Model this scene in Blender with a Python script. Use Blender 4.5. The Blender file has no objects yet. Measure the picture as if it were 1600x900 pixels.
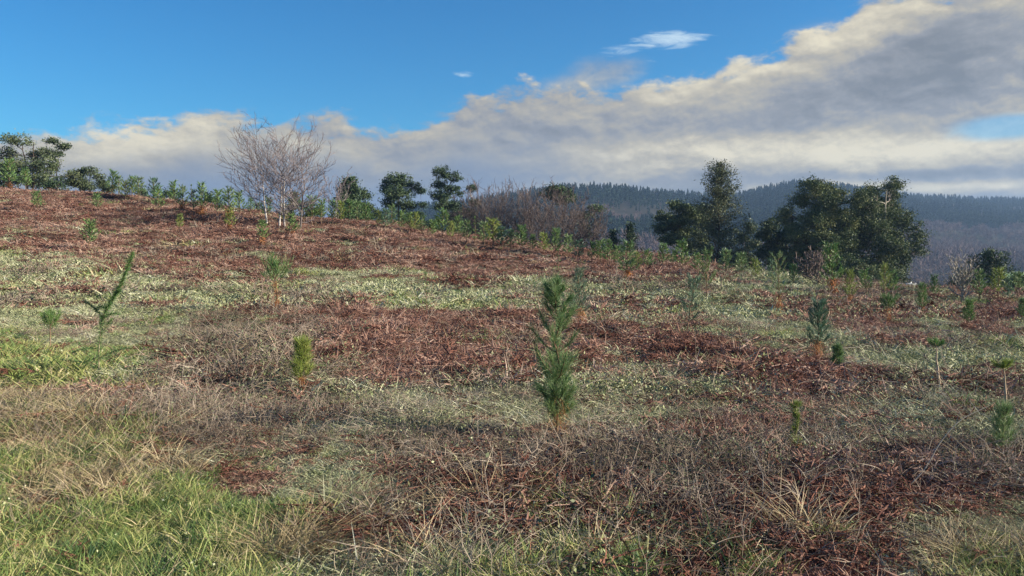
import bpy, math, random
import numpy as np
from math import radians as R

random.seed(7)
rng = np.random.default_rng(7)
sc = bpy.context.scene
col = sc.collection

# ------------------------------------------------------------------ camera
F = 1256.0            # focal length in photograph pixels (1600 wide)
HOR = 400.0           # eye-level row in the photograph
EYE = 1.65
cd = bpy.data.cameras.new('camera'); cam = bpy.data.objects.new('camera', cd); col.objects.link(cam)
cam.location = (0, 0, EYE); cam.rotation_euler = (R(90), 0, 0)
cd.sensor_width = 36; cd.lens = 36 * F / 1600; cd.shift_y = -(450 - HOR) / 1600
cd.clip_start = 0.05; cd.clip_end = 20000
sc.camera = cam

# ------------------------------------------------------------------ light
SUN_EL, SUN_AZ = 23.0, 98.0       # degrees; azimuth clockwise from the view direction (+Y)
sd = bpy.data.lights.new('sun', 'SUN'); sun = bpy.data.objects.new('sun', sd); col.objects.link(sun)
sd.energy = 4.9; sd.angle = R(0.6); sd.color = (1.0, 0.86, 0.68)
sun.rotation_euler = (R(90 - SUN_EL), 0, R(180 - SUN_AZ) )
sun.location = (60, 20, 60)
sc.view_settings.view_transform = 'Standard'; sc.view_settings.look = 'None'
sc.view_settings.exposure = 1.2; sc.view_settings.gamma = 1.0
sc.cycles.volume_bounces = 0
sc.cycles.max_bounces = 4; sc.cycles.diffuse_bounces = 2; sc.cycles.transparent_max_bounces = 8
sc.cycles.transmission_bounces = 3

def N(nt, kind, **kw):
    n = nt.nodes.new(kind)
    for k, v in kw.items():
        if k.startswith('i_'):
            key = k[2:]; n.inputs[int(key) if key.isdigit() else key.replace('_', ' ')].default_value = v
        else: setattr(n, k, v)
    return n
def MATH(nt, op, a, b=None, c=None, clamp=False):
    n = nt.nodes.new('ShaderNodeMath'); n.operation = op; n.use_clamp = clamp
    for i, v in enumerate((a, b, c)):
        if v is None: continue
        if isinstance(v, (int, float)): n.inputs[i].default_value = v
        else: nt.links.new(v, n.inputs[i])
    return n.outputs[0]
def MIX(nt, f, a, b, blend='MIX'):
    n = nt.nodes.new('ShaderNodeMix'); n.data_type = 'RGBA'; n.blend_type = blend
    for s, v in ((n.inputs[0], f), (n.inputs[6], a), (n.inputs[7], b)):
        if isinstance(v, (int, float)): s.default_value = v
        elif isinstance(v, tuple): s.default_value = (*v[:3], 1)
        else: nt.links.new(v, s)
    return n.outputs[2]
def SMOOTH(nt, v, a, b, o0=0.0, o1=1.0):
    n = nt.nodes.new('ShaderNodeMapRange'); n.interpolation_type = 'SMOOTHSTEP'
    nt.links.new(v, n.inputs[0]); n.inputs[1].default_value = a; n.inputs[2].default_value = b
    n.inputs[3].default_value = o0; n.inputs[4].default_value = o1
    return n.outputs[0]

def azel(px, py):
    az = math.atan((px - 800) / F); return az, math.atan((HOR - py) / F * math.cos(az))

def build_world():
    w = bpy.data.worlds.new('World'); sc.world = w; w.use_nodes = True
    nt = w.node_tree; nt.nodes.clear(); L = nt.links.new
    tc = N(nt, 'ShaderNodeTexCoord'); sp = N(nt, 'ShaderNodeSeparateXYZ'); L(tc.outputs['Generated'], sp.inputs[0])
    az = MATH(nt, 'ARCTAN2', sp.outputs[0], sp.outputs[1]); el = MATH(nt, 'ARCSINE', sp.outputs[2])
    sky = N(nt, 'ShaderNodeTexSky', sky_type='NISHITA', sun_disc=False)
    sky.sun_elevation = R(SUN_EL); sky.sun_rotation = R(SUN_AZ); sky.air_density = 1.0; sky.dust_density = 0.3; sky.ozone_density = 2.2
    hs = N(nt, 'ShaderNodeHueSaturation'); hs.inputs['Saturation'].default_value = 1.28; hs.inputs['Value'].default_value = 1.10
    L(sky.outputs[0], hs.inputs['Color'])
    skyc = MIX(nt, 1.0, hs.outputs[0], (0.23, 0.575, 0.72), 'MULTIPLY')
    cv = N(nt, 'ShaderNodeCombineXYZ'); L(az, cv.inputs[0]); L(el, cv.inputs[1])
    def noise(sx, sy, scale, detail, rough, off=0.0, dist=0.0, sh=(0, 0)):
        mp = N(nt, 'ShaderNodeMapping'); L(cv.outputs[0], mp.inputs[0]); mp.inputs['Scale'].default_value = (sx, sy, 1); mp.inputs['Location'].default_value = (off + sh[0] * sx, off * .7 + sh[1] * sy, off)
        n = N(nt, 'ShaderNodeTexNoise'); n.inputs['Scale'].default_value = scale; n.inputs['Detail'].default_value = detail
        n.inputs['Roughness'].default_value = rough; n.inputs['Distortion'].default_value = dist
        L(mp.outputs[0], n.inputs['Vector']); return n.outputs['Fac']
    def curve(pts):      # pts of (azimuth, value)
        mr = N(nt, 'ShaderNodeMapRange'); L(az, mr.inputs[0]); mr.inputs[1].default_value = -math.pi; mr.inputs[2].default_value = math.pi
        fc = N(nt, 'ShaderNodeFloatCurve'); c = fc.mapping.curves[0]
        P = [((a + math.pi) / (2 * math.pi), v) for a, v in pts]
        c.points[0].location = (0, P[0][1]); c.points[1].location = (1, P[0][1])
        for p in P: c.points.new(*p)
        fc.mapping.update(); L(mr.outputs[0], fc.inputs['Value']); return fc.outputs[0]
    top = [(-60, 222), (0, 216), (80, 206), (150, 190), (230, 178), (340, 170), (420, 186), (520, 178), (640, 186), (740, 150), (870, 142),
           (960, 140), (1050, 112), (1170, 100), (1250, 62), (1320, 22), (1420, -20), (1600, -60)]
    pts = [azel(px, py) for px, py in top]
    edge = curve([(-2.6, .16), (-1.4, .13)] + pts + [(1.2, .42), (2.2, .30)])
    n1 = noise(1, 1.5, 5.5, 9, .58, 3.1, .3); n2 = noise(1, 2.1, 15, 7, .60, 9.2, .25); n3 = noise(1, 2.8, 3.0, 6, .5, 5.3)
    # relief: the field minus itself a step towards the sun (upper right) gives lit and shaded billows
    S1 = (.020, .022); S2 = (.008, .010); n4 = noise(1, 1.7, 34, 6, .6, 2.2, .35)
    rel = MATH(nt, 'ADD', MATH(nt, 'MULTIPLY', MATH(nt, 'SUBTRACT', n1, noise(1, 1.5, 5.5, 9, .58, 3.1, .3, S1)), 3.2), MATH(nt, 'ADD',
        MATH(nt, 'MULTIPLY', MATH(nt, 'SUBTRACT', n2, noise(1, 2.1, 15, 7, .60, 9.2, .25, S2)), 2.4), MATH(nt, 'MULTIPLY', MATH(nt, 'SUBTRACT', n4, noise(1, 1.7, 34, 6, .6, 2.2, .35, (.003, .004))), 1.6)))
    nn = MATH(nt, 'ADD', MATH(nt, 'MULTIPLY', MATH(nt, 'SUBTRACT', n1, .5), .080), MATH(nt, 'MULTIPLY', MATH(nt, 'ADD', MATH(nt, 'SUBTRACT', n2, .5), MATH(nt, 'MULTIPLY', MATH(nt, 'SUBTRACT', n4, .5), .6)), .080))
    dep = MATH(nt, 'ADD', MATH(nt, 'SUBTRACT', edge, el), nn)        # depth below the cloud's upper edge
    mask = SMOOTH(nt, dep, -.010, .013)
    def blob(px, py, rx, ry, amp=1.0, soft=None):     # a soft ellipse fixed to the sky
        a, e = azel(px, py)
        dx = MATH(nt, 'DIVIDE', MATH(nt, 'SUBTRACT', az, a), rx / F); dy = MATH(nt, 'DIVIDE', MATH(nt, 'SUBTRACT', el, e), ry / F)
        q = MATH(nt, 'ADD', MATH(nt, 'MULTIPLY', dx, dx), MATH(nt, 'MULTIPLY', dy, dy))
        g = MATH(nt, 'EXPONENT', MATH(nt, 'MULTIPLY', q, -1.0))
        return MATH(nt, 'MULTIPLY', g, amp)
    def ssum(*v):
        o = v[0]
        for x in v[1:]: o = MATH(nt, 'ADD', o, x)
        return o
    nz = MATH(nt, 'ADD', MATH(nt, 'MULTIPLY', MATH(nt, 'SUBTRACT', n2, .5), 1.5), MATH(nt, 'MULTIPLY', MATH(nt, 'SUBTRACT', n4, .5), .6))
    nzl = MATH(nt, 'MULTIPLY', MATH(nt, 'SUBTRACT', n1, .5), 1.6)
    mask = MATH(nt, 'MAXIMUM', mask, MATH(nt, 'MULTIPLY', SMOOTH(nt, MATH(nt, 'ADD', ssum(blob(950, 112, 75, 26, .8), blob(880, 140, 70, 20, .7), blob(1290, 60, 60, 50, .6)), MATH(nt, 'MULTIPLY', nz, .5)), .25, 1.0), .7))
    # blue gap low on the right, and thin blue places in the upper right
    gap = ssum(blob(1580, 197, 95, 22, 1.0), blob(1290, 100, 40, 30, .35), blob(1440, 78, 60, 14, .35), blob(1250, 22, 90, 22, .5))
    gapm = SMOOTH(nt, MATH(nt, 'ADD', gap, MATH(nt, 'MULTIPLY', nz, .35)), .35, .85)
    mask = MATH(nt, 'MULTIPLY', mask, MATH(nt, 'SUBTRACT', 1.0, MATH(nt, 'MULTIPLY', gapm, .62)))
    # left part of the bank is thin and bluish low down
    # separate wisps
    nw = noise(1, 4.5, 26, 6, .65, 1.7, .8)
    wl = ssum(blob(1045, 62, 75, 17, .95), blob(960, 82, 40, 10, .6), blob(1020, 95, 22, 7, .5), blob(722, 117, 26, 8, .8), blob(655, 136, 45, 4, .35), blob(1155, 72, 12, 4, .4))
    wm = MATH(nt, 'MULTIPLY', SMOOTH(nt, MATH(nt, 'ADD', wl, MATH(nt, 'MULTIPLY', MATH(nt, 'SUBTRACT', nw, .5), 1.3)), .45, 1.1), .62)
    # cloud light: cream rims and swells, lilac grey body
    lit = ssum(MATH(nt, 'MULTIPLY', SMOOTH(nt, dep, .10, .012), .30),
               blob(230, 208, 130, 26, .75), blob(330, 190, 70, 15, .45), blob(590, 196, 50, 12, .4), blob(170, 225, 80, 30, .35),
               blob(1060, 128, 90, 26, .55), blob(1200, 100, 90, 40, .55), blob(1340, 48, 60, 36, .7), blob(1120, 235, 190, 26, .75),
               blob(1330, 245, 170, 26, .7), blob(950, 262, 130, 30, .5), blob(1510, 235, 110, 20, .65), blob(1400, 180, 60, 40, .35), blob(1590, 130, 50, 50, .55), blob(1450, 10, 60, 20, .45),
               blob(1540, 291, 110, 8, 1.2), blob(1340, 290, 100, 9, .9), blob(1450, 262, 140, 6, .4), MATH(nt, 'MULTIPLY', nz, .40), MATH(nt, 'MULTIPLY', nzl, .35), MATH(nt, 'MULTIPLY', rel, .62))
    dark = ssum(blob(1480, 110, 110, 55, .5), blob(1250, 160, 120, 40, .28), blob(1450, 60, 60, 30, .35), blob(1450, 270, 230, 13, .75), blob(1120, 275, 90, 14, .3), blob(900, 190, 130, 40, .12))
    lit = MATH(nt, 'SUBTRACT', lit, dark)
    ramp = N(nt, 'ShaderNodeValToRGB'); L(MATH(nt, 'ADD', MATH(nt, 'MULTIPLY', lit, .52), .33), ramp.inputs[0])
    cr = ramp.color_ramp; cr.interpolation = 'LINEAR'
    cr.elements[0].position = 0.0; cr.elements[0].color = (.215, .245, .31, 1)
    cr.elements[1].position = 1.0; cr.elements[1].color = (.88, .84, .71, 1)
    e = cr.elements.new(.32); e.color = (.325, .355, .43, 1)
    e = cr.elements.new(.62); e.color = (.54, .525, .48, 1)
    # bluer, thinner body on the left and towards the skyline there
    left = MATH(nt, 'MULTIPLY', SMOOTH(nt, az, .20, -.12), SMOOTH(nt, dep, .030, .115))
    cc = MIX(nt, MATH(nt, 'MULTIPLY', left, .9), ramp.outputs[0], (.215, .30, .50))
    # background strength is 0.1, clouds are given as radiance * 10
    cc10 = MIX(nt, 1.0, cc, (5.25, 4.95, 4.3), 'MULTIPLY')
    c1 = MIX(nt, MATH(nt, 'MULTIPLY', mask, .98), skyc, cc10)
    wcol = MIX(nt, wm, c1, (4.6, 5.4, 5.6))
    bg = N(nt, 'ShaderNodeBackground'); L(wcol, bg.inputs[0]); bg.inputs[1].default_value = 0.082
    out = N(nt, 'ShaderNodeOutputWorld'); L(bg.outputs[0], out.inputs[0])
build_world()

# ------------------------------------------------------------------ numpy noise
def hash2(ix, iy, seed):
    h = (ix.astype(np.int64) * 374761393 + iy.astype(np.int64) * 668265263 + seed * 69069) & 0x7fffffff
    h = ((h ^ (h >> 13)) * 1274126177) & 0x7fffffff
    return ((h ^ (h >> 16)) & 0xffff) / 65535.0
def vnoise(x, y, seed=0):
    ix = np.floor(x); iy = np.floor(y); fx = x - ix; fy = y - iy
    fx = fx * fx * (3 - 2 * fx); fy = fy * fy * (3 - 2 * fy)
    a = hash2(ix, iy, seed); b = hash2(ix + 1, iy, seed); c = hash2(ix, iy + 1, seed); d = hash2(ix + 1, iy + 1, seed)
    return (a + (b - a) * fx) * (1 - fy) + (c + (d - c) * fx) * fy
def fbm(x, y, s, seed=0, o=3):
    t = 0; a = 1; n = 0
    for i in range(o):
        t = t + a * (vnoise(x / s + i * 17.3, y / s - i * 9.1, seed + i) - .5); n += a; a *= .5; s *= .48
    return t / n * 2
def sstep(t): t = np.clip(t, 0, 1); return t * t * (3 - 2 * t)

# ------------------------------------------------------------------ terrain
CREST = np.array([(-700, 262), (0, 294), (100, 300), (200, 310), (300, 320), (400, 336), (470, 348), (520, 352), (620, 358), (700, 370),
                  (800, 383), (900, 398), (1000, 411), (1080, 420), (1150, 430), (1250, 440), (1350, 450), (1450, 457), (1600, 464), (2300, 480)], float)
RIDGE = np.array([(-700, 330), (0, 350), (400, 352), (520, 345), (600, 325), (700, 312), (760, 303), (820, 292), (880, 286), (930, 285), (1000, 291), (1085, 297),
                  (1150, 297), (1200, 287), (1245, 283), (1300, 288), (1400, 296), (1440, 302), (1600, 308), (1900, 300), (2600, 290)], float)
DIST = np.array([(-700, 80), (0, 74), (400, 62), (520, 62), (700, 66), (1000, 60), (1300, 52), (1600, 48), (2300, 44)], float)
VALLEY = -17.0
RDIST = np.array([(-700, 1500), (600, 1000), (930, 900), (1085, 1000), (1250, 1150), (1600, 1400), (2600, 1500)], float)
def uv_of(x, y):
    r = np.hypot(x, y); az = np.arctan2(x, y); u = np.tan(np.clip(az, -1.0, 1.0)); return u, r / np.sqrt(1 + u * u), r
def ground_z(x, y):
    x = np.asarray(x, float); y = np.asarray(y, float)
    u, d, r = uv_of(x, y); px = 800 + u * F
    D = np.interp(px, DIST[:, 0], DIST[:, 1]); E = (HOR - np.interp(px, CREST[:, 0], CREST[:, 1]) + 3 + 7 * sstep((px - 200) / 300)) / F
    back = sstep((np.abs(np.arctan2(x, y)) - 1.0) / 1.2)
    S = (E + EYE / D) * (1 - .8 * back)
    s = sstep((d - 5) / (D - 5)) * .75 + .25 * np.clip((d - 5) / (D - 5), 0, 1)
    zf = S * s * d
    zD = S * D
    zd = zD - (d - D) * (0.10 + .02 * vnoise(u * 5, d * 0 + 1.0, 3))
    k = 1.6; h = np.clip(.5 + .5 * (zd - zf) / k, 0, 1)
    z = np.where(d < D - 30, zf, zd * (1 - h) + zf * h - k * h * (1 - h)) + .0
    Rr = np.interp(px, RDIST[:, 0], RDIST[:, 1])
    top = EYE + (HOR - np.interp(px, RIDGE[:, 0], RIDGE[:, 1])) / F * Rr - 13.0
    t = np.clip((d - 430) / (Rr - 430), 0, 1)
    zh = VALLEY + (top - VALLEY) * (t * .55 + .45 * sstep(t)) - np.clip(d - Rr, 0, 1e5) * .05
    zh = zh + fbm(x, y, 170, 11, 3) * 9 * sstep((d - 430) / 300) * (1 - .6 * sstep((d - Rr + 150) / 150))
    k = 4.0; h = np.clip(.5 + .5 * (z - zh) / k, 0, 1)
    z = np.where(d < D + 40, z, z * h + zh * (1 - h) + k * h * (1 - h))
    near = sstep((d - 2.0) / 6.0) * (1 - sstep((d - 120) / 100))
    rel = fbm(x, y, 9.0, 21, 2) * .22 * sstep((d - 8) / 16) + fbm(x * .35, y, 2.8, 27, 2) * (.16 + .16 * sstep((d - 22) / 20)) * sstep((d - 9) / 10) + fbm(x, y, 2.3, 31, 2) * .10 + fbm(x, y, .7, 41, 2) * .05
    return z + rel * near
def on_ground(px, py, dmax=None):
    """the point of the ground seen at a photograph pixel"""
    u = (px - 800) / F; d = np.geomspace(2.5, 95, 2600); z = ground_z(u * d, d)
    py_g = HOR - (z - EYE) / d * F
    hit = np.nonzero(py_g <= py)[0]
    i = hit[0] if len(hit) else int(np.argmin(py_g))
    return float(u * d[i]), float(d[i]), float(z[i])
def gz(x, y): return float(ground_z(np.array([x]), np.array([y]))[0])

# ------------------------------------------------------------------ mesh buffers
class MB:
    def __init__(s): s.v = []; s.q = []; s.t = []; s.tone = []; s.n = 0
    def add(s, V, Q=None, T=None, tone=None):
        V = np.asarray(V, float).reshape(-1, 3)
        if Q is not None and len(Q): s.q.append(np.asarray(Q, np.int64).reshape(-1, 4) + s.n)
        if T is not None and len(T): s.t.append(np.asarray(T, np.int64).reshape(-1, 3) + s.n)
        s.v.append(V); s.tone.append(np.full(len(V), .5) if tone is None else np.broadcast_to(tone, (len(V),)).astype(float)); s.n += len(V)
    def mesh(s, name, mat, smooth=False):
        V = np.concatenate(s.v) if s.v else np.zeros((0, 3))
        Q = np.concatenate(s.q) if s.q else np.zeros((0, 4), np.int64); T = np.concatenate(s.t) if s.t else np.zeros((0, 3), np.int64)
        me = bpy.data.meshes.new(name); me.vertices.add(len(V)); me.vertices.foreach_set('co', V.astype(np.float32).ravel())
        me.loops.add(Q.size + T.size); me.loops.foreach_set('vertex_index', np.concatenate([Q.ravel(), T.ravel()]).astype(np.int32))
        me.polygons.add(len(Q) + len(T))
        me.polygons.foreach_set('loop_start', np.concatenate([np.arange(len(Q)) * 4, Q.size + np.arange(len(T)) * 3]).astype(np.int32))
        me.polygons.foreach_set('loop_total', np.concatenate([np.full(len(Q), 4), np.full(len(T), 3)]).astype(np.int32))
        if smooth: me.polygons.foreach_set('use_smooth', np.ones(len(Q) + len(T), bool))
        a = me.attributes.new('tone', 'FLOAT', 'POINT'); a.data.foreach_set('value', np.concatenate(s.tone).astype(np.float32))
        me.update(calc_edges=True)
        if mat: me.materials.append(mat)
        return me
    def build(s, name, mat, parent=None, smooth=False):
        o = bpy.data.objects.new(name, s.mesh(name, mat, smooth)); col.objects.link(o)
        if parent: o.parent = parent
        return o
    # N tapering strips bent along a quadratic
    def strips(s, base, d, bend, L, w, side=None, segs=2, tone=None, tip=0.0, taper=1.0, g=None):
        g = g or rng
        base = np.atleast_2d(base); n = len(base); L = np.broadcast_to(L, (n,))[:, None]; w = np.broadcast_to(w, (n,))[:, None]
        if side is None:
            rnd = g.normal(size=(n, 3)); side = np.cross(d, rnd)
        side = side / (np.linalg.norm(side, axis=1, keepdims=True) + 1e-9)
        k = 2 * segs + 1; V = np.zeros((n, k, 3))
        for i in range(segs):
            t = i / segs; c = base + d * L * t + bend * L * t * t; ww = w * (1 - (1 - tip) * t ** taper) * .5
            V[:, 2 * i] = c - side * ww; V[:, 2 * i + 1] = c + side * ww
        V[:, -1] = base + d * L + bend * L
        off = (np.arange(n) * k)[:, None]
        Q = np.concatenate([np.array([[2 * i, 2 * i + 1, 2 * i + 3, 2 * i + 2]]) + off for i in range(segs - 1)]) if segs > 1 else None
        T = np.array([[2 * segs - 2, 2 * segs - 1, 2 * segs]]) + off
        tt = np.repeat(np.broadcast_to(.5 if tone is None else tone, (n,)), k)
        s.add(V, Q, T, tt)
    def tubes(s, A, B, ra, rb, sides=4, tone=None):
        A = np.atleast_2d(A).astype(float); B = np.atleast_2d(B).astype(float); n = len(A)
        ra = np.broadcast_to(ra, (n,)); rb = np.broadcast_to(rb, (n,))
        d = B - A; d /= (np.linalg.norm(d, axis=1, keepdims=True) + 1e-9)
        ref = np.where(np.abs(d[:, 2:3]) > .9, np.array([[1., 0, 0]]), np.array([[0, 0, 1.]]))
        a = np.cross(d, ref); a /= np.linalg.norm(a, axis=1, keepdims=True); b = np.cross(d, a)
        V = np.zeros((n, 2 * sides, 3))
        for i in range(sides):
            c, sn = math.cos(2 * math.pi * i / sides), math.sin(2 * math.pi * i / sides)
            V[:, i] = A + (a * c + b * sn) * ra[:, None]; V[:, sides + i] = B + (a * c + b * sn) * rb[:, None]
        Q = np.array([[i, (i + 1) % sides, sides + (i + 1) % sides, sides + i] for i in range(sides)])
        Q = (Q[None] + (np.arange(n) * 2 * sides)[:, None, None]).reshape(-1, 4)
        tt = np.repeat(np.broadcast_to(.5 if tone is None else tone, (n,)), 2 * sides)
        s.add(V, Q, None, tt)
    def leaves(s, C, size, tone=None, aspect=.55, updir=None, g=None):
        g = g or rng; n = len(C); d = g.normal(size=(n, 3))
        if updir is not None: d = d * .75 + np.asarray(updir)
        d /= np.linalg.norm(d, axis=1, keepdims=True); e = np.cross(d, g.normal(size=(n, 3))); e /= np.linalg.norm(e, axis=1, keepdims=True) + 1e-9
        sz = np.broadcast_to(size, (n,))[:, None]
        V = np.stack([C - d * sz * .5, C + e * sz * aspect * .5, C + d * sz * .5, C - e * sz * aspect * .5], 1)
        Q = np.array([[0, 1, 2, 3]]) + (np.arange(n) * 4)[:, None]
        s.add(V, Q, None, np.repeat(np.broadcast_to(.5 if tone is None else tone, (n,)), 4))

def unit(v): v = np.asarray(v, float); return v / (np.linalg.norm(v, axis=-1, keepdims=True) + 1e-9)
def tag(o, label=None, cat=None, group=None, kind=None):
    for k, v in (('label', label), ('category', cat), ('group', group), ('kind', kind)):
        if v: o[k] = v
    return o
def empty(name, loc, rz=0.0, s=1.0):
    o = bpy.data.objects.new(name, None); col.objects.link(o); o.location = loc; o.rotation_euler = (0, 0, rz); o.scale = (s, s, s)
    o.empty_display_size = .2; return o
def copy_tree(o, parent=None):
    c = o.copy(); col.objects.link(c); c.parent = parent
    for ch in o.children: copy_tree(ch, c)
    return c

# ------------------------------------------------------------------ materials
def mat_ramp(name, cols, rough=.75, spec=.25, trans=0.0, noise_scale=1.2, inst=.35, ntone=.6, nworld=.5):
    """colour from per-leaf tone, per-plant random and a slow noise over the field"""
    m = bpy.data.materials.new(name); m.use_nodes = True; nt = m.node_tree; nt.nodes.clear(); L = nt.links.new
    at = N(nt, 'ShaderNodeAttribute', attribute_name='tone'); oi = N(nt, 'ShaderNodeObjectInfo'); ge = N(nt, 'ShaderNodeNewGeometry')
    no = N(nt, 'ShaderNodeTexNoise'); L(ge.outputs['Position'], no.inputs['Vector']); no.inputs['Scale'].default_value = noise_scale; no.inputs['Detail'].default_value = 2
    f = MATH(nt, 'ADD', MATH(nt, 'MULTIPLY', MATH(nt, 'SUBTRACT', at.outputs['Fac'], .5), ntone),
             MATH(nt, 'ADD', MATH(nt, 'MULTIPLY', MATH(nt, 'SUBTRACT', oi.outputs['Random'], .5), inst), MATH(nt, 'MULTIPLY', MATH(nt, 'SUBTRACT', no.outputs['Fac'], .5), nworld * 2)))
    f = MATH(nt, 'ADD', f, .5, clamp=True)
    r = N(nt, 'ShaderNodeValToRGB'); L(f, r.inputs[0]); cr = r.color_ramp
    cr.elements[0].color = (*cols[0], 1); cr.elements[1].color = (*cols[-1], 1)
    for i, c in enumerate(cols[1:-1]): e = cr.elements.new((i + 1) / (len(cols) - 1)); e.color = (*c, 1)
    b = N(nt, 'ShaderNodeBsdfPrincipled'); L(r.outputs[0], b.inputs['Base Color']); b.inputs['Roughness'].default_value = rough
    b.inputs['Specular IOR Level'].default_value = spec
    out = N(nt, 'ShaderNodeOutputMaterial')
    if trans:
        t = N(nt, 'ShaderNodeBsdfTranslucent'); L(r.outputs[0], t.inputs[0]); mx = N(nt, 'ShaderNodeMixShader'); mx.inputs[0].default_value = trans
        L(b.outputs[0], mx.inputs[1]); L(t.outputs[0], mx.inputs[2]); L(mx.outputs[0], out.inputs[0])
    else: L(b.outputs[0], out.inputs[0])
    return m
M = {}
M['grass'] = mat_ramp('green_grass_blades', [(.028, .075, .034), (.090, .170, .052), (.220, .300, .085), (.400, .400, .155), (.58, .50, .32)], .6, .3, .2, 2.6, inst=.6, ntone=.5)
M['pale'] = mat_ramp('frosted_grass_blades', [(.125, .145, .080), (.270, .300, .165), (.415, .440, .265), (.53, .53, .37), (.66, .69, .57)], .65, .3, .15, .8)
M['straw'] = mat_ramp('straw_blades', [(.14, .11, .06), (.29, .235, .13), (.47, .39, .24), (.62, .54, .38)], .65, .3, .15, 1.0)
M['bracken'] = mat_ramp('dead_bracken', [(.050, .026, .021), (.150, .077, .059), (.270, .152, .116), (.42, .29, .23), (.53, .43, .35)], .8, .15, .12, .5)
M['litter'] = mat_ramp('dark_bracken_litter', [(.032, .015, .012), (.098, .041, .031), (.190, .088, .064), (.34, .20, .145)], .85, .15, .05, .9)
M['twig'] = mat_ramp('bare_twigs', [(.072, .054, .042), (.155, .122, .094), (.28, .232, .185), (.43, .375, .305)], .8, .2, 0, .8)
M['leaf'] = mat_ramp('bramble_leaves', [(.035, .050, .026), (.070, .095, .045), (.12, .15, .07), (.20, .15, .10)], .6, .4, .1, 1.0)
M['moss'] = mat_ramp('low_moss', [(.10, .125, .06), (.21, .25, .12), (.33, .365, .21), (.45, .48, .33)], .9, .1, 0, 1.5)
M['needle'] = mat_ramp('pine_needles', [(.036, .088, .030), (.078, .175, .054), (.155, .272, .082), (.26, .36, .12)], .5, .4, .15, 3, inst=.2, nworld=.2)
M['needle_b'] = mat_ramp('blue_green_needles', [(.028, .070, .046), (.055, .130, .082), (.110, .210, .130), (.19, .29, .18)], .5, .4, .15, 3, inst=.2, nworld=.2)
M['needle_s'] = mat_ramp('soft_green_needles', [(.045, .10, .040), (.10, .20, .075), (.19, .29, .12), (.30, .38, .18)], .5, .4, .2, 3, inst=.2, nworld=.2)
M['needle_y'] = mat_ramp('yellow_green_needles', [(.08, .13, .03), (.16, .23, .05), (.26, .33, .08), (.38, .40, .13)], .5, .35, .2, 3, inst=.2, nworld=.2)
M['needle_d'] = mat_ramp('dead_orange_needles', [(.16, .060, .022), (.33, .13, .042), (.48, .23, .09), (.56, .36, .18)], .7, .2, .1, 3, inst=.2, nworld=.2)
M['stem'] = mat_ramp('sapling_bark', [(.09, .055, .035), (.18, .12, .08), (.28, .20, .13)], .85, .15, 0, 8)
M['pale_stem'] = mat_ramp('pale_sapling_bark', [(.22, .17, .12), (.36, .29, .21), (.48, .40, .30)], .85, .15, 0, 8)
M['bark'] = mat_ramp('dark_bark', [(.030, .024, .020), (.06, .048, .040), (.10, .08, .068)], .9, .1, 0, 3)
M['birch'] = mat_ramp('birch_bark', [(.12, .10, .095), (.28, .26, .24), (.46, .44, .41), (.56, .54, .51)], .8, .2, 0, 2.2, inst=0, ntone=.9, nworld=.6)
M['birch_twig'] = mat_ramp('birch_twigs', [(.11, .092, .096), (.19, .165, .17), (.29, .255, .262)], .8, .15, 0, 1, inst=0, ntone=.8)
M['brown_twig'] = mat_ramp('brown_bare_twigs', [(.075, .058, .054), (.135, .108, .098), (.21, .17, .155)], .85, .1, 0, .3, inst=.3)
M['grey_twig'] = mat_ramp('pale_lichen_twigs', [(.16, .14, .12), (.30, .28, .24), (.44, .42, .36)], .85, .1, 0, 1)
M['crown'] = mat_ramp('evergreen_leaves', [(.016, .036, .018), (.048, .082, .034), (.105, .145, .052), (.21, .22, .085)], .6, .25, .08, .35, inst=.15, nworld=.45)
M['euc'] = mat_ramp('eucalyptus_leaves', [(.025, .042, .024), (.055, .085, .040), (.10, .135, .062), (.17, .19, .10)], .55, .3, .12, .35, inst=.15, nworld=.4)
M['pinecrown'] = mat_ramp('pine_crown_needles', [(.016, .036, .020), (.034, .066, .032), (.062, .105, .045), (.10, .14, .06)], .6, .25, .08, .5, inst=.15, nworld=.3)
M['pineolive'] = mat_ramp('olive_pine_needles', [(.024, .040, .022), (.050, .074, .034), (.090, .112, .050), (.14, .14, .07)], .6, .25, .08, .5, inst=.15, nworld=.3)
M['farpine'] = mat_ramp('far_conifers', [(.009, .025, .014), (.021, .045, .026), (.038, .066, .034)], .8, .1, 0, .009, inst=.5, nworld=1.3)
M['farbare'] = mat_ramp('far_bare_wood', [(.085, .062, .060), (.16, .118, .110), (.25, .19, .17)], .9, .05, 0, .012, inst=.6, nworld=.5)

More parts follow.
